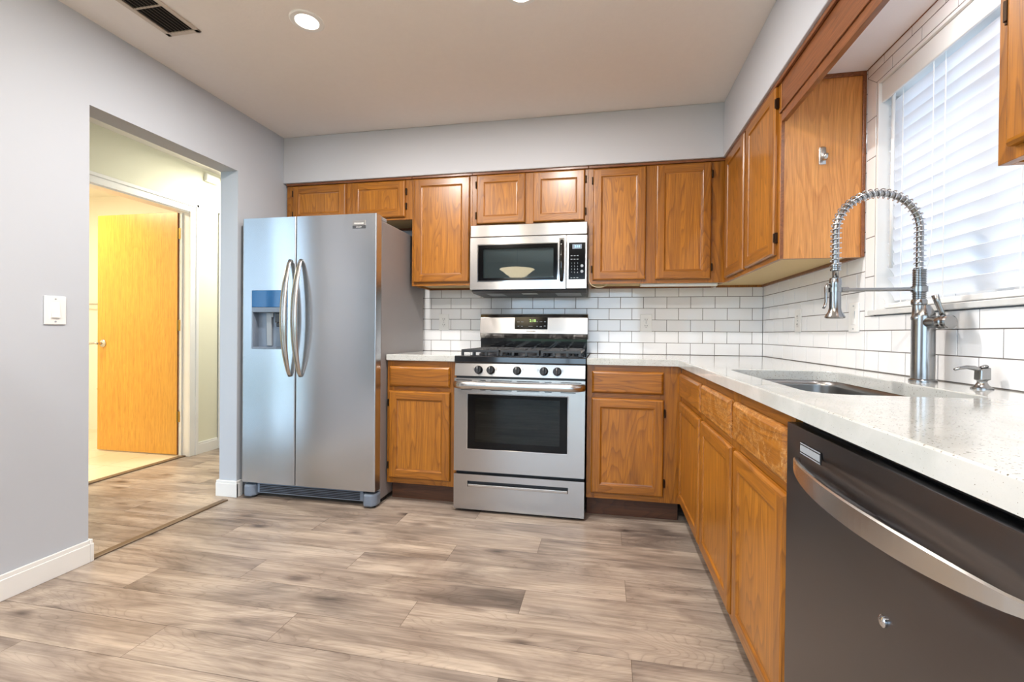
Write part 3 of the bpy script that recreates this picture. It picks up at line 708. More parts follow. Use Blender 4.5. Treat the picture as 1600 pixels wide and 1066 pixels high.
FB = Face('back', -0.31); FR = Face('right', -0.31)
UZ0, UZ1 = 1.364, SB - 0.0008
def upper(label, u0, u1, z0, doors, fr, frame_stiles, yback=-0.0008, group='oak wall cabinets', side=None, railz=None):
    """doors: (u0,u1,z0,z1,hinge)"""
    o = fr.pt(u0, 0, z0); t = thing('wall_cabinet', label, 'cabinet', o, group)
    b = B(); D0 = -0.31 + 0.0012
    fr.box(b, u0 + .0005, u0 + 0.016, D0, -0.0192, z0, UZ1); fr.box(b, u1 - 0.016, u1 - .0005, D0, -0.0192, z0, UZ1)
    fr.box(b, u0 + 0.016, u1 - 0.016, D0, -0.0192, z0 + 0.014, z0 + 0.024, mi=1); fr.box(b, u0 + .016, u1 - .016, D0, -0.0192, UZ1 - 0.016, UZ1)
    fr.box(b, u0 + 0.016, u1 - 0.016, D0, D0 + 0.006, z0 + 0.024, UZ1 - .016)
    fr.box(b, u0 + 0.016, u1 - 0.016, D0, D0 + 0.014, z0, z0 + 0.0138, mi=2)
    obj('carcass', b, ['oak_v', 'oak_under', 'oak_dark'], t)
    rz = railz or 0.035
    face_frame(fr, u0, u1, z0, UZ1, frame_stiles, [(a[1], c[0], z0, z0 + rz) for a, c in zip(frame_stiles, frame_stiles[1:])] + [(a[1], c[0], UZ1 - 0.035, UZ1) for a, c in zip(frame_stiles, frame_stiles[1:])], t)
    b = B(); fr.box(b, u0 + .0005, u1 - .0005, 0.0003, 0.012, UZ1 - 0.016, UZ1, 0.003); obj('top_moulding', b, 'oak_dark' if fr.k == 'back' else 'oak_dark_y', t)
    for d in doors: cab_door(fr, d[0], d[1], d[2], d[3], t, d[4], off=d[5] if len(d) > 5 else 0.07)
    return t
upper('short two door oak cabinet above the refrigerator', -3.274, -2.311, 1.818, [(-3.217, -2.802, 1.834, 2.083, 'l', 0.05), (-2.753, -2.358, 1.834, 2.083, 'r', 0.075)], FB, [(-3.274, -3.19), (-2.815, -2.74), (-2.375, -2.311)])
upper('tall single door oak wall cabinet between refrigerator and microwave', -2.310, -1.886, UZ0, [(-2.295, -1.903, 1.386, 2.085, None)], FB, [(-2.310, -2.27), (-1.925, -1.886)])
upper('short two door oak cabinet directly above the microwave', -1.885, -1.1255, 1.7485, [(-1.853, -1.527, 1.764, 2.086, 'l', 0.06), (-1.476, -1.146, 1.764, 2.086, 'r', 0.06)], FB, [(-1.885, -1.83), (-1.54, -1.46), (-1.165, -1.1255)])
upper('tall two door oak wall cabinet right of the microwave in the corner', -1.125, -0.3105, UZ0, [(-1.094, -0.773, 1.386, 2.083, 'l'), (-0.714, -0.394, 1.386, 2.085, 'r')], FB, [(-1.125, -1.07), (-0.80, -0.69), (-0.42, -0.3105)])
tR = upper('oak wall cabinet on the window wall with a metal hook on its side', 0.0012, 1.150, UZ0, [(0.350, 0.702, 1.385, 2.085, None), (0.738, 1.128, 1.385, 2.085, 'r')], FR, [(0.3105, 0.375), (0.69, 0.75), (1.11, 1.150)])
b = B().box(-0.309, -0.0012, -1.1560, -1.1503, UZ0, UZ1, 0.0008); obj('end_panel', b, 'oak_end', tR)
b = B().box(-0.014, -0.001, -1.164, -1.1562, UZ0, UZ1, 0.002).box(-0.309, -0.014, -1.164, -1.1562, UZ1 - 0.018, UZ1, 0.002).box(-0.3095, -0.296, -1.1585, -1.1562, UZ0, UZ1, 0.001); obj('edge_strip', b, 'oak_dark_y', tR)
upper('oak wall cabinet at the right edge of the photo, past the window', 2.2, 3.1, UZ0 - 0.004, [(2.235, 2.64, 1.382, 2.085, 'l', 0.24), (2.66, 3.065, 1.382, 2.085, 'r', 0.24)], FR, [(2.2, 2.26), (2.62, 2.68), (3.04, 3.1)])
# valance bridging the sink window
t = thing('valance_board', 'brown oak valance board bridging the window between two cabinets', 'valance', (-0.31, -1.675, 1.93))
obj('board', B().box(-0.31, -0.291, -2.1995, -1.165, 1.925, SB - 0.0008, 0.001), 'oak_dark_y', t)
obj('moulding', B().box(-0.3225, -0.3103, -2.1995, -1.1515, SB - 0.018, SB - 0.001, 0.003).box(-0.3165, -0.3103, -2.1995, -1.1515, 1.962, 1.972, 0.002), 'oak_dark_y', t)
# hook on the cabinet side
t = thing('wall_hook', 'small metal adhesive hook on the bare side of the window wall cabinet', 'hook', (-0.155, -1.157, 1.78))
obj('back_plate', B().box(-0.168, -0.142, -1.160, -1.1562, 1.742, 1.812, 0.0018, seg=3), 'nickel', t)
obj('hook_arm', B().tube([(-0.155, -1.160, 1.812), (-0.155, -1.166, 1.806), (-0.155, -1.166, 1.775), (-0.155, -1.168, 1.760), (-0.155, -1.178, 1.754), (-0.155, -1.188, 1.762), (-0.155, -1.190, 1.776)], 0.0065, 10, flat=(1.3, 0.5), up=(0, 1, 0)), 'nickel', t)

# base cabinets
GB = Face('back', -0.60); GR = Face('right', -0.60); BZ = 0.118
def base(label, u0, u1, fr, stiles, dw, doors, drawers, worn=False, back=None, rails=True):
    t = thing('base_cabinet', label, 'cabinet', fr.pt(u0, 0, 0), 'oak base cabinets')
    b = B(); D0 = back if back is not None else -0.598
    T = CB - 0.0015
    fr.box(b, u0 + .0005, u0 + 0.016, D0, -0.0192, BZ, T); fr.box(b, u1 - 0.016, u1 - .0005, D0, -0.0192, BZ, T)
    fr.box(b, u0 + .016, u1 - .016, D0, -0.0192, BZ, BZ + 0.016); fr.box(b, u0 + .016, u1 - .016, D0, D0 + .006, BZ + .016, T)
    obj('carcass', b, 'oak_v', t)
    face_frame(fr, u0, u1, BZ, T, stiles, [(a[1], c[0], za, zb) for a, c in zip(stiles, stiles[1:]) for za, zb in ((BZ, BZ + 0.045), (0.675, 0.725), (T - 0.045, T))], t)
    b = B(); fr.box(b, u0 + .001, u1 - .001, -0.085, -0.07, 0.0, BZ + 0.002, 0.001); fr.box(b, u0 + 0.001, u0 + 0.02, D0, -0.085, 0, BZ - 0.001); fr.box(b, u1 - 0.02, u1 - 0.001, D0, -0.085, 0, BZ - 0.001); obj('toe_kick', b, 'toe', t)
    for i, d in enumerate(drawers): drawer_front(fr, d[0], d[1], 0.715, 0.839, t, d[2] if len(d) > 2 else False)
    for d in doors: cab_door(fr, d[0], d[1], 0.152, 0.688, t, d[2], off=0.075)
    return t
base('narrow oak base cabinet between the refrigerator and the range', -2.334, -1.8845, GB, [(-2.334, -2.29), (-1.945, -1.8845)], 0, [(-2.318, -1.922, 'l')], [(-2.316, -1.925)])
base('oak base cabinet right of the range running into the corner', -1.110, -0.6005, GB, [(-1.110, -1.065), (-0.71, -0.6005)], 0, [(-1.084, -0.691, 'r')], [(-1.083, -0.693)])
base('oak base cabinet nearest the corner under the window wall counter', 0.6015, 1.172, GR, [(0.6015, 0.66), (1.125, 1.172)], 0, [(0.640, 1.150, None)], [(0.640, 1.150)])
base('oak sink cabinet with two scuffed false drawers beside the dishwasher', 1.1725, 2.0925, GR, [(1.1725, 1.225), (1.60, 1.69), (2.05, 2.0925)], 0, [(1.193, 1.640, None), (1.676, 2.078, None)], [(1.193, 1.627, True), (1.666, 2.078, True)])
obj_corner = None
b = B().box(-0.60, -0.002, -0.599, -0.002, 0.0, 0.0)  if False else None

# ------------------------------------------------------------------ counters and sink
def rrect(x0, x1, y0, y1, r, n=8):
    pts = []
    for cx, cy, a0 in ((x1 - r, y1 - r, 0), (x0 + r, y1 - r, 90), (x0 + r, y0 + r, 180), (x1 - r, y0 + r, 270)):
        for i in range(n + 1):
            a = R(a0 + 90 * i / n); pts.append((cx + r * math.cos(a), cy + r * math.sin(a)))
    return pts
SX0, SX1, SY0, SY1, SR = -0.53, -0.155, -2.015, -1.25, 0.075
CF, CYE = -0.622, -2.745
def slab_with_hole(outer, hole, z0, z1, bev):
    t = bmesh.new(); loops = []
    for pts in (outer, hole): loops.append([t.verts.new((x, y, z1)) for x, y in pts])
    es = []
    for L in loops:
        for i in range(len(L)): es.append(t.edges.new((L[i], L[(i + 1) % len(L)])))
    bmesh.ops.triangle_fill(t, use_beauty=True, edges=es)
    for f in list(t.faces):
        c = f.calc_center_median()
        x, y = c.x, c.y
        if SX0 < x < SX1 and SY0 < y < SY1:
            dx = max(SX0 + SR - x, 0, x - SX1 + SR); dy = max(SY0 + SR - y, 0, y - SY1 + SR)
            if dx * dx + dy * dy < SR * SR: t.faces.remove(f)
    bmesh.ops.recalc_face_normals(t, faces=t.faces)
    for f in t.faces:
        if f.normal.z < 0: f.normal_flip()
    r = bmesh.ops.extrude_face_region(t, geom=list(t.faces))
    vs = [g for g in r['geom'] if isinstance(g, bmesh.types.BMVert)]
    for v in vs: v.co.z = z0
    bmesh.ops.recalc_face_normals(t, faces=t.faces)
    ed = [e for e in t.edges if len(e.link_faces) == 2 and e.calc_face_angle(0) > 1.0 and all(abs(v.co.z - z1) < 1e-5 for v in e.verts)]
    bmesh.ops.bevel(t, geom=ed, offset=bev, segments=2, affect='EDGES', profile=0.5)
    return t
outer = [(-1.1115, -0.0005), (-1.1115, CF), (CF, CF), (CF, CYE), (-0.0005, CYE), (-0.0005, -0.0005)]
t = slab_with_hole(outer, rrect(SX0, SX1, SY0, SY1, SR), CB, CT, 0.003)
b = B(); b.add(t); ct = obj('countertop', b, 'quartz', None, (-0.3, -0.3, CB))
tag(ct, 'L shaped speckled white quartz countertop with the sink cut into it', 'countertop', 'white quartz countertops')
b = B().box(-2.3335, -1.8855, CF, -0.0005, CB, CT, 0.003); c2 = obj('countertop', b, 'quartz', None, (-2.1, -0.3, CB))
tag(c2, 'short white quartz countertop between the refrigerator and the range', 'countertop', 'white quartz countertops')
# undermount sink
def sink():
    t = bmesh.new(); rings = []
    for ins, z, r in ((-0.018, CB - 0.0015, SR + .018), (0.0, CB - 0.0015, SR), (0.001, CB - 0.02, SR), (0.004, 0.70, SR), (0.012, 0.683, SR - .005), (0.035, 0.674, SR - .02), (0.13, 0.670, 0.04)):
        rings.append([t.verts.new((x, y, z)) for x, y in rrect(SX0 + ins, SX1 - ins, SY0 + ins, SY1 - ins, max(r, .02))])
    for a, c in zip(rings, rings[1:]):
        for i in range(len(a)): t.faces.new((a[i], a[(i + 1) % len(a)], c[(i + 1) % len(a)], c[i]))
    t.faces.new(rings[-1])
    for f in t.faces: f.smooth = True
    bmesh.ops.recalc_face_normals(t, faces=t.faces)
    bmesh.ops.reverse_faces(t, faces=t.faces)
    me = bpy.data.meshes.new('t'); t.to_mesh(me); t.free(); b = B(); b.bm.from_mesh(me); bpy.data.meshes.remove(me); return b
t = thing('kitchen_sink', 'undermount stainless steel sink bowl set in the counter below the window', 'sink', (-0.345, -1.63, 0.67))
bw = obj('basin', sink(), 'sinkm', t)
md = bw.modifiers.new('thickness', 'SOLIDIFY'); md.thickness = 0.0012; md.offset = -1
obj('drain', B().lathe([(0.0, 0.6712), (0.025, 0.6712), (0.035, 0.6735), (0.05, 0.6735), (0.054, 0.6715)], (-0.345, -1.63, 0), (0, 0, 1), 32), 'chrome', t)

# ------------------------------------------------------------------ faucet and soap pump
fx, fy = -0.072, -1.615
t = thing('kitchen_faucet', 'tall brushed nickel spring neck faucet with side lever and spray head', 'faucet', (fx, fy, CT))
b = B().lathe([(0.0335, 0.0003), (0.0335, 0.005), (0.031, 0.008), (0.0285, 0.009), (0.0285, 0.196), (0.0275, 0.205), (0.020, 0.222), (0.0165, 0.230)], (fx + 0.003, fy, CT), (0, 0, 1), 40)
obj('body', b, 'faucet', t)
sxx = fx - 0.009
b = B().lathe([(0.0185, 0), (0.0195, 0.004), (0.0195, 0.008), (0.0165, 0.014), (0.0165, 0.044), (0.0195, 0.048), (0.0195, 0.058), (0.0172, 0.062), (0.0165, 0.062)], (sxx, fy, CT + 0.186), (0, 0, 1), 32)
obj('upper_neck', b, 'faucet', t)
b = B(); prof = []
for i in range(18):
    h = i * 0.0052; prof += [(0.0148, h), (0.0172, h + 0.0013), (0.0172, h + 0.0034), (0.0148, h + 0.0047)]
b.lathe(prof, (sxx, fy, CT + 0.246), (0, 0, 1), 28); obj('ribbed_collar', b, 'faucet', t)
# neck path
ex = -0.309; rr = (sxx - ex) / 2; cz = 1.372; path = []
z = CT + 0.338
while z < cz: path.append(Vector((sxx, fy, z))); z += 0.006
for i in range(61):
    a = math.pi * i / 60; path.append(Vector((ex + rr + rr * math.cos(a), fy, cz + rr * 1.0 * math.sin(a))))
z = cz - 0.006
while z > 1.262: path.append(Vector((ex, fy, z))); z -= 0.006
hose = path + [Vector((ex, fy, 1.225))]
obj('hose', B().tube([Vector((sxx, fy, CT + 0.33))] + hose, 0.0092, 12), 'faucet', t)
# spring: helix around the path
L = [0]
for a, c in zip(path, path[1:]): L.append(L[-1] + (c - a).length)
turns = 38; npt = turns * 14; pts = []
for i in range(npt + 1):
    s = L[-1] * i / npt; k = 0
    lo, hi = 0, len(L) - 1
    while hi - lo > 1:
        mid = (lo + hi) // 2
        if L[mid] <= s: lo = mid
        else: hi = mid
    f = (s - L[lo]) / max(1e-9, L[lo + 1] - L[lo]); p = path[lo].lerp(path[lo + 1], f); T = (path[min(lo + 2, len(path) - 1)] - path[max(lo - 1, 0)]).normalized()
    w = Vector((0, 1, 0)); u = T.cross(w).normalized(); a = 2 * math.pi * turns * i / npt
    pts.append(p + (w * math.cos(a) + u * math.sin(a)) * 0.0140)
def sweep(pts, r, seg=6):
    b = B(); t = bmesh.new(); n = len(pts); rings = []; u = None
    for i in range(n):
        T = (pts[min(i + 1, n - 1)] - pts[max(i - 1, 0)]).normalized()
        if u is None: u = T.orthogonal().normalized()
        u = (u - T * u.dot(T)).normalized(); w = T.cross(u)
        rings.append([t.verts.new(pts[i] + (w * math.cos(2 * math.pi * k / seg) + u * math.sin(2 * math.pi * k / seg)) * r) for k in range(seg)])
    for a, c in zip(rings, rings[1:]):
        for k in range(seg): t.faces.new((a[k], a[(k + 1) % seg], c[(k + 1) % seg], c[k]))
    return b.add(t, 0, True)
obj('spring', sweep(pts, 0.0018), 'chrome', t)
b = B().lathe([(0.011, 0), (0.0145, 0.002), (0.0145, 0.007), (0.0125, 0.009), (0.0125, 0.012), (0.0145, 0.014), (0.0145, 0.019), (0.011, 0.021)], (ex, fy, 1.249), (0, 0, 1), 28); obj('end_collar', b, 'faucet', t)
b = B().lathe([(0.0, 0.0), (0.020, 0.0), (0.0265, 0.002), (0.0275, 0.006), (0.0245, 0.012), (0.0185, 0.022), (0.0160, 0.034), (0.0155, 0.10), (0.0165, 0.106), (0.0165, 0.118), (0.0155, 0.121), (0.0155, 0.126), (0.0085, 0.129)], (ex, fy, 1.101), (0, 0, 1), 36)
sp = obj('spray_head', b, 'faucet', t)
b = B().tube([(ex - 0.014, fy, 1.208), (ex - 0.022, fy, 1.209), (ex - 0.027, fy, 1.200), (ex - 0.0265, fy, 1.175), (ex - 0.026, fy, 1.155), (ex - 0.029, fy, 1.140), (ex - 0.033, fy, 1.134)], 0.0042, 10, flat=(1.5, 0.8), up=(1, 0, 0)); obj('trigger', b, 'faucet', sp)
az = 1.191
b = B().lathe([(0.0185, 0), (0.0185, 0.014)], (ex, fy, az - 0.007), (0, 0, 1), 28).cyl((ex + 0.016, fy, az), (ex + 0.036, fy, az), 0.0085, 18).cyl((ex + 0.034, fy, az), (sxx - 0.015, fy, az), 0.0058, 16)
b.lathe([(0.0205, -0.008), (0.0205, 0.008)], (sxx, fy, az), (0, 0, 1), 28); obj('dock_arm', b, 'faucet', t)
hx, hy, hz = -0.062, fy - 0.085, 1.090
b = B().lathe([(0.0165, 0.0), (0.0165, 0.045), (0.019, 0.05), (0.021, 0.058), (0.021, 0.070), (0.018, 0.072), (0.018, 0.0745), (0.0205, 0.076), (0.0205, 0.084), (0.017, 0.087), (0.0, 0.087)], (fx + 0.002, fy - 0.01, hz), (hx - fx - 0.002, hy - fy + 0.01, 0.0), 32)
obj('handle_hub', b, 'faucet', t)
b = B().tube([(hx + .001, hy + 0.012, hz + 0.006), (hx - 0.006, hy + 0.014, hz + 0.03), (hx - 0.014, hy + 0.018, hz + 0.058), (hx - 0.019, hy + 0.020, hz + 0.078)], [0.0075, 0.0068, 0.0078, 0.0088], 12, flat=(1.35, 0.75), up=(1, 0, 0)); obj('lever', b, 'faucet', t)

px_, py_ = -0.043, -1.795
t = thing('soap_dispenser', 'small brushed nickel soap pump on the counter right of the faucet', 'soap dispenser', (px_, py_, CT))
b = B().lathe([(0.0225, 0.0003), (0.0225, 0.003), (0.019, 0.005), (0.013, 0.011), (0.010, 0.017), (0.0105, 0.021), (0.013, 0.024)], (px_, py_, CT), (0, 0, 1), 32)
b.prism([(px_ - 0.012, CT + 0.022), (px_ + 0.013, CT + 0.024), (px_ + 0.0125, CT + 0.057), (px_ - 0.011, CT + 0.052)], 1, py_ - 0.012, py_ + 0.012, 0.003); obj('body', b, 'faucet', t)
b = B().tube([(px_ - 0.002, py_, CT + 0.047), (px_ - 0.018, py_, CT + 0.054), (px_ - 0.035, py_, CT + 0.056), (px_ - 0.052, py_, CT + 0.053), (px_ - 0.062, py_, CT + 0.049)], [0.009, 0.008, 0.0062, 0.005, 0.0042], 12, flat=(1.1, 0.8)); obj('spout', b, 'faucet', t)
b = B().tube([(px_ - 0.004, py_, CT + 0.0555), (px_ + 0.008, py_, CT + 0.0595)], [0.006, 0.009], 12, flat=(1.1, .5)); obj('pump_lid', b, 'faucet', t)

# ------------------------------------------------------------------ plates on the walls
def outlet(face, u, z, label, kind, grp):
    """face 'back' u=x, 'right' u=-y, 'left' u=-y"""
    def P(u_, d, z_): return {'back': (u_, -d, z_), 'right': (-d, -u_, z_), 'left': (XL + d, -u_, z_)}[face]
    def bx(b, u0, u1, d0, d1, z0, z1, bev=0, mi=0):
        p, q = P(u0, d0, z0), P(u1, d1, z1); return b.box(p[0], q[0], p[1], q[1], p[2], q[2], bev, mi)
    names = {'outlet': ('wall_outlet', 'outlet'), 'switch': ('light_switch', 'light switch'), 'dimmer': ('dimmer_switch', 'light switch')}[kind]
    t = thing(names[0], label, names[1], P(u, 0, z), grp); w, h = 0.0385, 0.060
    b = B(); bx(b, u - w, u + w, 0.0004, 0.006, z - h, z + h, 0.003); obj('cover_plate', b, 'plate', t)
    for s in (-1, 1):
        b = B(); zz = z + s * 0.047 if kind != 'outlet' else z
        if kind == 'outlet' and s == 1: continue
        b.cyl(P(u, 0.0058, zz), P(u, 0.0072, zz), 0.0033, 12); obj('screw', b, 'greyplastic', t)
    if kind == 'outlet':
        for s in (-1, 1):
            b = B(); bx(b, u - 0.017, u + 0.017, 0.006, 0.0075, z + s * 0.021 - 0.014, z + s * 0.021 + 0.014, 0.004); r = obj('receptacle', b, 'white', t)
            b = B()
            for dx in (-0.0065, 0.0065): bx(b, u + dx - 0.0013, u + dx + 0.0013, 0.0073, 0.0079, z + s * .021 - 0.002, z + s * .021 + 0.007)
            b.cyl(P(u, 0.0073, z + s * .021 - 0.008), P(u, 0.0079, z + s * .021 - 0.008), 0.0024, 10); obj('socket_slots', b, 'slot', r)
    else:
        b = B(); bx(b, u - 0.0165, u + 0.0165, 0.0058, 0.0066, z - 0.033, z + 0.033, 0.001); obj('bezel', b, 'plate', t)
        p = [(0.006, -0.031), (0.006, 0.031), (0.0075, 0.031), (0.0125, -0.031)]; b = B()
        if face == 'left': b.prism([(XL + d, z + k) for d, k in p], 1, -u - 0.0145, -u + 0.0145, 0.0008)
        else: b.prism([(-d * .8, z + k * .9) for d, k in p], 1, -u - 0.0145, -u + 0.0105, 0.0008)
        obj('rocker', b, 'white', t)
        if kind == 'dimmer':
            b = B(); bx(b, u + 0.0105, u + 0.014, 0.0066, 0.0085, z - 0.026, z + 0.026, 0.001); obj('slider', b, 'greyplastic', t)
outlet('back', -2.192, 1.127, 'white double outlet on the tile left of the range', 'outlet', 'white double outlets')
outlet('back', -0.738, 1.127, 'white double outlet on the tile right of the range', 'outlet', 'white double outlets')
outlet('right', 0.552, 1.128, 'white double outlet on the window wall tile near the corner', 'outlet', 'white double outlets')
outlet('right', 1.097, 1.125, 'white dimmer switch on the tile left of the window', 'dimmer', None)
outlet('left', 1.686, 1.126, 'white rocker light switch on the grey wall left of the hall opening', 'switch', None)

t = thing('under_cabinet_light', 'slim white light strip under the corner wall cabinet', 'cabinet light', (-0.575, -0.25, 1.358))
obj('housing', B().box(-0.80, -0.345, -0.285, -0.245, 1.3480, 1.3775, 0.004), 'ucl', t)
obj('lens', B().box(-0.79, -0.355, -0.2865, -0.2852, 1.351, 1.360, 0.0004), 'plate', t)
pts = [(-1.118, -0.318, 1.52), (-1.117, -0.318, 1.44), (-1.115, -0.316, 1.385), (-1.10, -0.312, 1.358), (-1.07, -0.300, 1.345), (-1.03, -0.29, 1.347), (-1.005, -0.28, 1.362)]
def catm(P, n=6):
    P = [Vector(p) for p in P]; out = []
    for i in range(len(P) - 1):
        a, b_, c, d = P[max(i - 1, 0)], P[i], P[i + 1], P[min(i + 2, len(P) - 1)]
        for k in range(n):
            s = k / n; out.append(0.5 * ((2 * b_) + (c - a) * s + (2 * a - 5 * b_ + 4 * c - d) * s * s + (3 * b_ - a - 3 * c + d) * s ** 3))
    return out + [P[-1]]
o = obj('power_cord', B().tube(catm(pts), 0.003, 8), 'cord', None, (-1.07, -0.3, 1.345))
tag(o, 'thin cream power cord dangling under the cabinet right of the microwave', 'cord')

# ------------------------------------------------------------------ refrigerator
FX0, FX1, FYD = -3.245, -2.338, -0.742
t = thing('refrigerator', 'tall stainless side by side refrigerator with an ice and water dispenser', 'refrigerator', ((FX0 + FX1) / 2, -0.38, 0.0))
obj('body', B().box(FX0 + 0.004, FX1 - 0.004, -0.668, -0.035, 0.03, 1.722, 0.006), 'fr_side', t)
obj('foot', B().box(FX0 + .02, FX0 + .08, -0.62, -0.56, 0, 0.03).box(FX1 - .08, FX1 - .02, -0.62, -0.56, 0, 0.03).box(FX0 + .02, FX0 + .08, -0.14, -0.08, 0, 0.03).box(FX1 - .08, FX1 - .02, -0.14, -0.08, 0, 0.03), 'black', t)
ZD0, ZD1, XS = 0.102, 1.748, -2.8705
dx0, dx1, dz0, dz1 = -3.178, -2.925, 0.937, 1.300
# freezer door with a dispenser recess
def panel_hole(x0, x1, z0, z1, hx0, hx1, hz0, hz1, y0, y1, depth):
    b = B(); e = 0.0
    b.box(x0, hx0, y0, y1, z0, z1); b.box(hx1, x1, y0, y1, z0, z1); b.box(hx0, hx1, y0, y1, z0, hz0); b.box(hx0, hx1, y0, y1, hz1, z1); b.box(hx0, hx1, y0 + depth, y1, hz0, hz1); return b
def skin(x0, x1, z0, z1, y, holes=None, r=0.006):
    """door front sheet with rounded vertical edges"""
    pts = []
    for i in range(5): a = R(180 - 22.5 * i); pts.append((x0 + r + r * math.cos(a), y + r - r * math.sin(a)))
    for i in range(5): a = R(90 - 22.5 * i); pts.append((x1 - r + r * math.cos(a), y + r - r * math.sin(a)))
    pts += [(x1, -0.682), (x0, -0.682)]; return pts
b = B()
xa, xb = FX0, XS - 0.002
pL = skin(xa, dx0, 0, 0, FYD)
# left door: four blocks around the dispenser
def blk(b, x0, x1, z0, z1, rl, rr):
    r = 0.006; pts = []
    if rl: pts += [(x0 + r + r * math.cos(R(180 - 22.5 * i)), FYD + r - r * math.sin(R(180 - 22.5 * i))) for i in range(5)]
    else: pts += [(x0, FYD)]
    if rr: pts += [(x1 - r + r * math.cos(R(90 - 22.5 * i)), FYD + r - r * math.sin(R(90 - 22.5 * i))) for i in range(5)]
    else: pts += [(x1, FYD)]
    pts += [(x1, -0.682), (x0, -0.682)]; b.prism(pts, 2, z0, z1)
blk(b, xa, dx0, ZD0, ZD1, True, False); blk(b, dx1, xb, ZD0, ZD1, False, True); blk(b, dx0, dx1, ZD0, dz0, False, False); blk(b, dx0, dx1, dz1, ZD1, False, False); b.box(dx0, dx1, -0.690, -0.682, dz0, dz1)
dl = obj('freezer_door', b, 'steel_fr', t); dl['label'] = 'stainless left door with dispenser'
b = B(); blk(b, XS + 0.002, FX1, ZD0, ZD1, True, True); dr = obj('fridge_door', b, 'steel_fr', t); dr['label'] = 'stainless right door with small badge'
obj('door_gasket', B().box(FX0 + .006, XS - .006, -0.6815, -0.6685, ZD0 + .004, ZD1 - .004).box(XS + .006, FX1 - .008, -0.6815, -0.6685, ZD0 + .004, ZD1 - .004), 'darkgrey', t)
# dispenser
b = B(); zb = 1.176
b.box(dx0 + .001, dx1 - .001, FYD - 0.0005, -0.69, 1.196, dz1 - .001, 0.002); obj('dispenser_control', b, 'blue_reflection', dl)
b = B(); b.box(dx0 + .001, dx1 - .001, FYD - 0.003, -0.70, zb - 0.012, 1.195, 0.003); b.box(dx0 + 0.001, dx0 + 0.009, FYD - .001, -0.6905, dz0 + .001, zb - 0.012, 0.001); b.box(dx1 - 0.009, dx1 - 0.001, FYD - .001, -0.6905, dz0 + .001, zb - 0.012, 0.001)
b.box(dx0 + .009, dx1 - .009, -0.6955, -0.6905, dz0 + .012, zb - .012); b.box(dx0 + .001, dx1 - .001, FYD - .004, -0.6905, dz0 + .001, dz0 + .012, 0.003); obj('dispenser_well', b, 'bluegrey', dl)
b = B().prism([(-0.712, 1.162), (-0.700, 1.162), (-0.697, 0.955), (-0.708, 0.955)], 0, -3.10, -3.065, 0.003); obj('paddle', b, 'greyplastic', dl)
b = B().box(-3.03, -2.985, -0.725, -0.697, 1.10, 1.162, 0.006).box(-3.024, -2.991, -0.7195, -0.697, 1.075, 1.10, 0.004); obj('ice_chute', b, 'darkgrey', dl)
obj('water_spout', B().cyl((-3.052, -0.715, 1.162), (-3.052, -0.715, 1.135), 0.006, 12), 'greyplastic', dl)
def bow(x, lean, par):
    pts = []; n = 28
    for i in range(n + 1):
        s = i / n; z = 0.772 + (1.485 - 0.772) * s; k = 1 - (2 * s - 1) ** 2
        pts.append((x + lean * k * 0.0, FYD - 0.004 - 0.062 * k ** 0.8, z))
    w = [0.010 + 0.009 * (1 - (2 * i / n - 1) ** 2) for i in range(n + 1)]
    b = B().tube(pts, w, 14, flat=(1.2, 0.6), up=(0, 1, 0)); return obj('door_handle', b, 'nickel', par)
bow(-2.905, 0, dl); bow(-2.832, 0, dr)
bd = obj('badge', B().box(-2.492, -2.408, FYD - 0.0025, FYD - 0.0003, 1.678, 1.708, 0.0008).box(-2.492, -2.408, FYD - 0.0020, FYD - 0.0003, 1.661, 1.6775, 0.0004, mi=1), ['nickel', 'darkgrey'], dr)
text('badge_lettering', 'FRIGIDAIRE', 0.012, (-2.45, FYD - 0.0032, 1.690), '-y', 'white', bd, 0.0003); text('badge_lettering', 'GALLERY', 0.009, (-2.45, FYD - 0.0026, 1.669), '-y', 'plate', bd, 0.0003)
b = B().box(FX1 - 0.075, FX1 - 0.008, -0.715, -0.60, 1.7225, 1.747, 0.005); obj('hinge_cover', b, 'greyplastic', t)
b = B().box(FX0 + .01, FX0 + .075, -0.715, -0.60, 1.7225, 1.747, 0.005); obj('hinge_cover', b, 'greyplastic', t)
b = B().box(FX0 + 0.09, FX1 - 0.09, -0.715, -0.67, 0.030, 0.092, 0.004)
for i in range(5): b.box(FX0 + 0.11, FX1 - 0.11, -0.7185, -0.7155, 0.040 + i * 0.010, 0.045 + i * 0.010, mi=1)
obj('toe_grille', b, ['bluegrey', 'black'], t)
for s in (0, 1):
    x0, x1 = (FX0 + .004, FX0 + .088) if s == 0 else (FX1 - .088, FX1 + 0.002)
    b = B().prism([(x0, -0.669), (x1, -0.669), (x1, -0.72), (x1 - .02, -0.748), (x0 + .02, -0.748), (x0, -0.72)], 2, 0.012 if s else 0.012, 0.085, 0.010, smooth=False); obj('hinge_foot', b, 'bluegrey', t)
    obj('roller', B().cyl((x0 + .02, -0.70, 0.0105), (x1 - .02, -0.70, 0.0105), 0.010, 16), 'black', t)

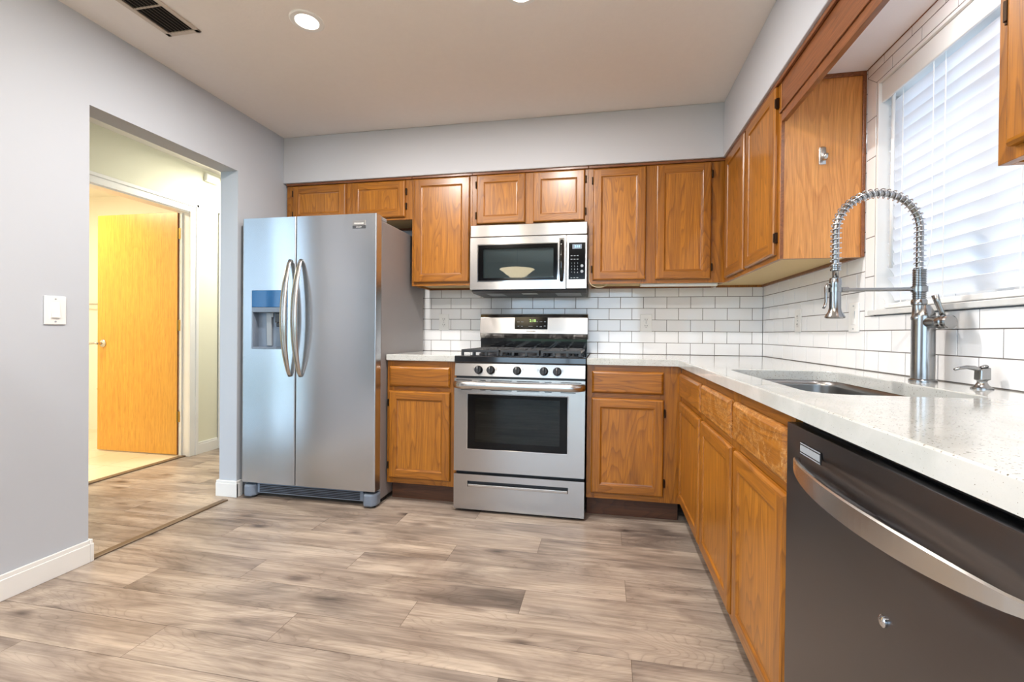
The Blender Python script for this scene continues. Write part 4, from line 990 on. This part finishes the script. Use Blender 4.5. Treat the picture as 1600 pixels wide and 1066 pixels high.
# ------------------------------------------------------------------ gas range
RX0, RX1, RY = -1.879, -1.118, -0.662
RX0 += 0.0; t = thing('gas_range', 'stainless freestanding gas range with black cooktop and five knobs', 'range', ((RX0 + RX1) / 2, -0.35, 0.0))
obj('side_panels', B().box(RX0 + .002, RX1 - .004, -0.615, -0.03, 0.03, 0.872, 0.003), 'darkgrey', t)
obj('foot', B().cyl((RX0 + .05, -0.58, 0), (RX0 + .05, -0.58, 0.03), 0.018, 14).cyl((RX1 - .05, -0.58, 0), (RX1 - .05, -0.58, 0.03), 0.018, 14).cyl((RX0 + .05, -0.08, 0), (RX0 + .05, -0.08, 0.03), 0.018, 14).cyl((RX1 - .05, -0.08, 0), (RX1 - .05, -0.08, 0.03), 0.018, 14), 'black', t)
# storage drawer
d = obj('storage_drawer', None or B().box(RX0, RX1, RY, -0.6155, 0.018, 0.150, 0.0).box(RX0, RX1, RY, -0.6155, 0.184, 0.222).box(RX0, -1.795, RY, -0.6155, 0.150, 0.184).box(-1.208, RX1, RY, -0.6155, 0.150, 0.184), 'steel', t)
b = B().box(-1.795, -1.208, -0.640, -0.6155, 0.150, 0.184, mi=1).box(-1.793, -1.210, RY - 0.0015, -0.645, 0.1495, 0.166, 0.004)
obj('pull_slot', b, ['nickel', 'darkgrey'], d)
# oven door
wx0, wx1, wz0, wz1 = -1.797, -1.214, 0.372, 0.692
b = B(); DZ0, DZ1 = 0.240, 0.784
for q in ((RX0, wx0, DZ0, DZ1), (wx1, RX1, DZ0, DZ1), (wx0, wx1, DZ0, wz0), (wx0, wx1, wz1, DZ1)): b.box(q[0], q[1], RY, -0.618, q[2], q[3])
od = obj('oven_door', b, 'steel', t)
b = B(); k = 0.005
for q in ((wx0 - k, wx0 + .001, wz0 - k, wz1 + k), (wx1 - .001, wx1 + k, wz0 - k, wz1 + k), (wx0, wx1, wz0 - k, wz0 + .001), (wx0, wx1, wz1 - .001, wz1 + k)): b.box(q[0], q[1], RY - 0.002, RY + 0.004, q[2], q[3], 0.001)
obj('window_trim', b, 'chrome', od)
b = B(); ix0, ix1, iz0, iz1 = -1.752, -1.258, 0.412, 0.672
for q in ((wx0 + .001, ix0, wz0 + .001, wz1 - .001), (ix1, wx1 - .001, wz0 + .001, wz1 - .001), (ix0, ix1, wz0 + .001, iz0), (ix0, ix1, iz1, wz1 - .001)): b.box(q[0], q[1], RY + 0.001, RY + 0.006, q[2], q[3])
b.box(wx0 + 0.001, wx1 - 0.001, -0.625, -0.620, wz0 + .001, wz1 - .001, mi=1)
obj('oven_window', b, ['ovenborder', 'ovencav'], od)
obj('window_pane', B().box(ix0, ix1, RY + 0.0015, RY + 0.004, iz0, iz1), 'ovenglass', od)
b = B()
for z in (0.50, 0.515, 0.575): b.cyl((ix0 + .01, -0.632, z), (ix1 - .01, -0.632, z), 0.0022, 8)
obj('oven_rack', b, 'screen_rack', od)
for x0, x1 in ((-1.868, -1.772), (-1.722, -1.69), (-1.660, -1.535), (-1.505, -1.375), (-1.345, -1.305), (-1.255, -1.14)): obj('vent_slot', B().box(x0, x1, RY - 0.0006, RY + 0.001, 0.7705, 0.7745), 'black', od)
for x0, x1 in ((-1.838, -1.772), (-1.722, -1.69), (-1.660, -1.535), (-1.505, -1.375), (-1.345, -1.305), (-1.255, -1.17)): obj('vent_slot', B().box(x0, x1, RY - 0.0006, RY + 0.001, 0.7145, 0.7185), 'black', od)
b = B(); n = 24; pts = []
for i in range(n + 1):
    s = i / n; x = -1.872 + s * (1.872 - 1.126); e = min(s, 1 - s); pts.append((x, RY - 0.006 - 0.042 * min(1, (e / 0.06)) ** 0.6, 0.7475))
b.tube(pts, 0.020, 18, flat=(0.72, 1.05), up=(0, 0, 1)); obj('door_handle', b, 'nickel', od)
# control panel and knobs
b = B().prism([(RY, 0.796), (RY + 0.012, 0.872), (-0.60, 0.872), (-0.60, 0.796)], 0, RX0, RX1, 0.0015); cp = obj('control_panel', b, 'steel', t)
b = B().box(RX0 + .004, RX1 - .004, -0.64, -0.616, 0.7845, 0.7955); obj('panel_gap', b, 'black', t)
kn = Vector((0, -1, 0.155)).normalized()
for i, x in enumerate((-1.734, -1.661, -1.506, -1.351, -1.275)):
    y = RY + 0.012 * (0.034 - 0.0) / 0.076; c = Vector((x, y, 0.833))
    b = B().lathe([(0.024, 0.0005), (0.0245, 0.004), (0.022, 0.008), (0.021, 0.020), (0.019, 0.023), (0, 0.023)], c, kn, 28)
    kk = obj('knob', b, 'black', t)
    g = B().box(x - 0.0055, x + 0.0055, y - 0.034, y - 0.018, 0.833 - 0.020 + .003, 0.833 + 0.020 + .003, 0.003); obj('knob_grip', g, 'darkgrey', kk)
    obj('pointer', B().box(x - 0.001, x + 0.001, y - 0.0347, y - 0.033, 0.843, 0.855), 'plate', kk)
for x, s in ((-1.755, 'l'),): pass
for x in (-1.765, -1.628, -1.472, -1.385, -1.245):
    q = B()
    for k, (dz, w) in enumerate(((0.010, 0.006), (0.004, 0.009), (-0.002, 0.005))): q.box(x - w / 2, x + w / 2, RY + 0.0045 + 0.158 * dz, RY + 0.0062 + 0.158 * dz, 0.834 + dz, 0.8355 + dz)
    obj('knob_print', q, 'darkgrey', cp)
# cooktop
b = B().prism([(RY + 0.004, 0.8725), (RY + 0.002, 0.880), (RY + 0.004, 0.908), (RY + 0.012, 0.914), (RY + .05, 0.915), (-0.10, 0.915), (-0.10, 0.8725)], 0, RX0 - 0.001, RX1 + 0.001, 0.0)
b.box(RX0 + .03, RX1 - .03, -0.60, -0.13, 0.9152, 0.9156); obj('cooktop', b, 'enamel', t)
for x, y, r in ((-1.72, -0.50, 0.045), (-1.72, -0.22, 0.035), (-1.498, -0.36, 0.05), (-1.277, -0.50, 0.045), (-1.277, -0.22, 0.035)):
    bb = obj('burner', B().lathe([(r + .01, 0.9158), (r + .008, 0.922), (r, 0.927)], (x, y, 0), (0, 0, 1), 32), 'darkgrey', t)
    obj('burner_cap', B().lathe([(r - .002, 0.9272), (r - .004, 0.933), (0, 0.934)], (x, y, 0), (0, 0, 1), 32), 'iron', bb)
def grate(x0, x1):
    b = B(); y0, y1, zt = -0.615, -0.125, 0.950; w = 0.0072
    for y in (y0, y1): b.box(x0, x1, y - w, y + w, 0.934, zt, 0.002)
    for x in (x0 + w, x1 - w): b.box(x - w, x + w, y0, y1, 0.934, zt, 0.002)
    for x in (x0 + w, x1 - w):
        for y in (y0, (y0 + y1) / 2, y1): b.box(x - w, x + w, y - w, y + w, 0.9157, 0.935, 0.001)
    xm = (x0 + x1) / 2
    for x in (x0 + (x1 - x0) * .33, x0 + (x1 - x0) * .67):
        for y in (y0, y1): b.box(x - w, x + w, y - w, y + w, 0.9157, 0.935, 0.001)
    b.box(x0, x1, (y0 + y1) / 2 - w, (y0 + y1) / 2 + w, 0.936, zt, 0.002)
    for y in (-0.485, -0.245): 
        b.box(x0, xm - 0.02, y - w, y + w, 0.938, zt, 0.002); b.box(xm + 0.02, x1, y - w, y + w, 0.938, zt, 0.002)
    b.box(xm - w, xm + w, y0, -0.50, 0.938, zt, 0.002); b.box(xm - w, xm + w, -0.23, y1, 0.938, zt, 0.002); b.box(xm - w, xm + w, -0.46, -0.27, 0.938, zt, 0.002)
    return obj('grate', b, 'iron', t)
grate(-1.852, -1.622); grate(-1.614, -1.384); grate(-1.376, -1.146)
# backguard
bx0, bx1 = -1.882, -1.128
b = B().prism([(-0.10, 0.8725), (-0.105, 1.010), (-0.03, 1.010), (-0.03, 0.8725)], 0, bx0 + .004, bx1 - .004); obj('rear_riser', b, 'enamel', t)
b = B().prism([(-0.030, 1.0105), (-0.098, 1.0105), (-0.110, 1.030), (-0.118, 1.047), (-0.104, 1.158), (-0.090, 1.180), (-0.070, 1.186), (-0.030, 1.186)], 0, bx0, bx1, 0.0015); bg = obj('backguard', b, 'steel', t)
b = B().prism([(-0.1195, 1.078), (-0.1115, 1.162), (-0.104, 1.162), (-0.111, 1.078)], 0, -1.632, -1.402, 0.0008); ds = obj('display_panel', b, 'ovenborder', bg)
text('clock_digits', '2:18', 0.026, (-1.505, -0.1165, 1.136), '-y', 'led_green', ds, 0.0003)
yy = -0.1185
for x, z, w in ((-1.605, 1.128, .018), (-1.578, 1.128, .018), (-1.605, 1.098, .012), (-1.581, 1.098, .012), (-1.520, 1.098, .03), (-1.474, 1.130, .010), (-1.448, 1.130, .018), (-1.420, 1.130, .012), (-1.474, 1.098, .010), (-1.448, 1.096, .014), (-1.420, 1.100, .012)):
    y = -0.1195 + (z - 1.078) * 0.0952; h = 0.0035 if w > .016 else 0.006
    obj('button_mark', B().prism([(y - 0.0006, z - h / 2), (y - 0.0006 + h * .0952, z + h / 2), (y + 0.001 + h * .0952, z + h / 2), (y + 0.001, z - h / 2)], 0, x - w / 2, x + w / 2), 'greyplastic', ds)
text('maker_lettering', 'FRIGIDAIRE', 0.013, (-1.517, -0.1185, 1.063), '-y', 'darkgrey', bg, 0.0004)

# ------------------------------------------------------------------ microwave
MX0, MX1, MY, MZ0, MZ1 = -1.8805, -1.1265, -0.365, 1.330, 1.7465
t = thing('microwave_oven', 'stainless microwave mounted over the range under a short cabinet', 'microwave', ((MX0 + MX1) / 2, -0.2, MZ0))
obj('body', B().box(MX0 + .004, MX1 - .003, -0.333, -0.002, MZ0 - 0.004, MZ1 - .002, 0.003), 'darkgrey', t)
b = B().prism([(-0.350, 1.3255), (-0.348, 1.3195), (-0.30, 1.309), (-0.03, 1.305), (-0.03, 1.3255)], 0, MX0 + .006, MX1 - .004); un = obj('underside_vent', b, 'darkgrey', t)
b = B()
for x0, x1 in ((-1.79, -1.68), (-1.33, -1.17)): b.prism([(-0.30, 1.3078), (-0.14, 1.3048), (-0.14, 1.3065), (-0.30, 1.3095)], 0, x0, x1)
obj('grease_filter', b, 'greyplastic', un); obj('hood_lamp', B().prism([(-0.30, 1.3078), (-0.24, 1.3066), (-0.24, 1.3085), (-0.30, 1.3095)], 0, -1.55, -1.45), 'plate', un)
obj('top_vent_panel', B().box(MX0, MX1, MY, -0.3335, 1.669, MZ1, 0.004), 'steel', t)
mx, mwx0, mwx1, mwz0, mwz1 = -1.2585, -1.826, -1.312, 1.386, 1.616
def rrbox_frame(b, x0, x1, z0, z1, hx0, hx1, hz0, hz1, y0, y1, mi=0):
    for q in ((x0, hx0, z0, z1), (hx1, x1, z0, z1), (hx0, hx1, z0, hz0), (hx0, hx1, hz1, z1)): b.box(q[0], q[1], y0, y1, q[2], q[3], mi=mi)
b = B(); rrbox_frame(b, MX0, mx, MZ0, 1.6655, mwx0, mwx1, mwz0, mwz1, MY, -0.3335); md_ = obj('door', b, 'steel', t)
b = B(); rrbox_frame(b, mwx0 - .006, mwx1 + .006, mwz0 - .006, mwz1 + .006, mwx0, mwx1, mwz0, mwz1, MY - 0.002, MY + 0.002); obj('window_trim', b, 'chrome', md_)
b = B(); rrbox_frame(b, mwx0, mwx1, mwz0, mwz1, -1.797, -1.337, 1.404, 1.594, MY + 0.0015, MY + 0.006); b.box(mwx0, mwx1, -0.339, -0.334, mwz0, mwz1, mi=0); obj('window_border', b, 'ovenborder', md_)
obj('window_mesh', B().box(-1.80, -1.335, -0.3425, -0.3395, 1.40, 1.598), 'greyplastic', md_)
obj('window_pane', B().box(-1.797, -1.337, MY + 0.002, MY + 0.004, 1.404, 1.594), 'mwglass', md_)
b = B(); pts = [(-1.2835, MY - 0.002, 1.634), (-1.2835, MY - 0.018, 1.630), (-1.2835, MY - 0.026, 1.60), (-1.2835, MY - 0.030, 1.505), (-1.2835, MY - 0.026, 1.40), (-1.2835, MY - 0.018, 1.382), (-1.2835, MY - 0.002, 1.378)]
b.tube(pts, 0.0085, 12, flat=(1.2, 0.7), up=(0, 1, 0)); obj('door_handle', b, 'blackglass', md_)
obj('handle_backing', B().box(-1.302, -1.267, MY - 0.0015, MY - 0.0002, 1.360, 1.650, 0.0008), 'chrome', md_)
b = B().box(-1.2555, MX1, MY, -0.3335, MZ0, 1.6655, 0.003); cpn = obj('control_panel', b, 'steel', t)
b = B().box(-1.2405, -1.1375, MY - 0.0022, MY - 0.0002, 1.388, 1.618, 0.0010); kp = obj('keypad', b, 'ovenborder', cpn)
obj('display', B().box(-1.218, -1.160, MY - 0.0028, MY - 0.0023, 1.578, 1.606), 'bluegrey', kp)
text('clock_digits', '2:18', 0.020, (-1.188, MY - 0.0034, 1.592), '-y', 'led_blue', kp, 0.0003)
yk = MY - 0.0026
for r_ in range(4):
    for c_ in range(3):
        s = [['1', '2', '3'], ['4', '5', '6'], ['7', '8', '9'], ['*', '0', '#']][r_][c_]
        text('key_digit', s, 0.012, (-1.222 + c_ * 0.0185, yk, 1.488 - r_ * 0.019), '-y', 'greyplastic', kp, 0.0002)
for r_, zz in enumerate((1.535, 1.513, 1.398)):
    for c_ in range(3): obj('key_mark', B().box(-1.228 + c_ * 0.0185, -1.217 + c_ * 0.0185, yk - 0.0002, yk + 0.0004, zz - 0.0018, zz + 0.0018), 'greyplastic', kp)
for z in (1.472, 1.437): obj('round_key', B().lathe([(0, 0.0024), (0.009, 0.0024), (0.009, 0.0010)], (-1.158, MY - 0.0005, z), (0, -1, 0), 18), 'greyplastic', kp)

# ------------------------------------------------------------------ dishwasher
DY0, DY1, DX = -2.0965, -2.700, -0.618
t = thing('dishwasher', 'dark stainless dishwasher with a curved bar handle at the lower right', 'dishwasher', (-0.3, (DY0 + DY1) / 2, 0.0))
obj('tub', B().box(-0.59, -0.03, DY1 + .004, DY0 - .004, 0.10, 0.862, 0.003), 'black', t)
obj('toe_panel', B().box(-0.545, -0.53, DY1 + .002, DY0 - .002, 0.0, 0.099, 0.001), 'black', t)
# door front with a shallow scoop behind the handle
def dw_front():
    tb = bmesh.new(); NY, NZ = 40, 60; zz0, zz1 = 0.118, 0.858; g = []
    for j in range(NZ + 1):
        row = []
        for i in range(NY + 1):
            y = DY0 - 0.001 + (DY1 - DY0 + 0.002) * i / NY; z = zz0 + (zz1 - zz0) * j / NZ
            s = i / NY; k = max(0, 1 - ((z - 0.785) / 0.034) ** 2) ** 1.5 * max(0, 1 - (2 * s - 1) ** 4); row.append(tb.verts.new((DX + 0.016 * k, y, z)))
        g.append(row)
    for j in range(NZ):
        for i in range(NY): f = tb.faces.new((g[j][i], g[j][i + 1], g[j + 1][i + 1], g[j + 1][i])); f.smooth = True
    bmesh.ops.recalc_face_normals(tb, faces=tb.faces)
    if sum(f.normal.x for f in tb.faces) > 0: bmesh.ops.reverse_faces(tb, faces=tb.faces)
    b = B(); me = bpy.data.meshes.new('t'); tb.to_mesh(me); tb.free(); b.bm.from_mesh(me); bpy.data.meshes.remove(me); return b
b = dw_front(); b.box(DX + 0.0165, -0.5915, DY1 + .001, DY0 - .001, 0.118, 0.858)
for q in ((DY0 - .0012, DY0 - .001), (DY1 + .001, DY1 + .0012)): b.box(DX, DX + 0.017, q[0], q[1], 0.118, 0.858)
b.box(DX - 0.0006, DX + 0.017, DY1 + .001, DY0 - .001, 0.856, 0.8586, 0.0008)
dd = obj('door_panel', b, 'steel_dw', t)
pts = []; n = 36; Y0h, Y1h = -2.160, -2.672
for i in range(n + 1):
    s = i / n; k = 1 - (2 * s - 1) ** 2; pts.append((DX - 0.003 - 0.046 * k ** 0.75, Y0h + (Y1h - Y0h) * s, 0.790))
b = B(); tb = bmesh.new(); rings = []
for i, p in enumerate(pts):
    T = (Vector(pts[min(i + 1, n)]) - Vector(pts[max(i - 1, 0)])).normalized(); Nn = Vector((0, 0, 1)).cross(T).normalized(); p = Vector(p); s = i / n; hh = 0.0065 + 0.010 * (1 - abs(2 * s - 1) ** 3)
    sec = [(-0.005, -hh), (-0.002, -hh - .002), (0.004, -hh), (0.0055, 0), (0.004, hh), (-0.002, hh + .002), (-0.005, hh)]
    rings.append([tb.verts.new(p + Nn * -a * (-1) + Vector((0, 0, c))) for a, c in sec])
for a, c in zip(rings, rings[1:]):
    for k in range(7): tb.faces.new((a[k], a[(k + 1) % 7], c[(k + 1) % 7], c[k]))
tb.faces.new(rings[0]); tb.faces.new(rings[-1][::-1])
b.add(tb, 0, False); obj('door_handle', b, 'nickel', dd)
b = B().box(DX - 0.0022, DX - 0.0002, -2.256, -2.168, 0.8075, 0.8305, 0.0006); bb = obj('badge', b, 'black', dd)
obj('badge_plate', B().box(DX - 0.0030, DX - 0.0023, -2.254, -2.170, 0.8125, 0.8255, 0.0003).box(DX - 0.0028, DX - 0.0023, -2.255, -2.169, 0.828, 0.830).box(DX - 0.0028, DX - 0.0023, -2.255, -2.169, 0.808, 0.810), 'greyplastic', bb)
b = B().lathe([(0.0085, 0.0003), (0.0085, 0.003), (0.006, 0.005), (0.0, 0.006)], (DX, -2.447, 0.640), (-1, 0, 0), 20); obj('vent_button', b, 'chrome', dd)
# end panel that carries the counter past the dishwasher
o = obj('end_panel', B().box(-0.60, -0.002, -2.728, -2.7085, 0.0, CB - 0.0015, 0.001), 'oak_end', None, (-0.3, -2.72, 0)); tag(o, 'oak end panel holding up the counter past the dishwasher', 'end panel')
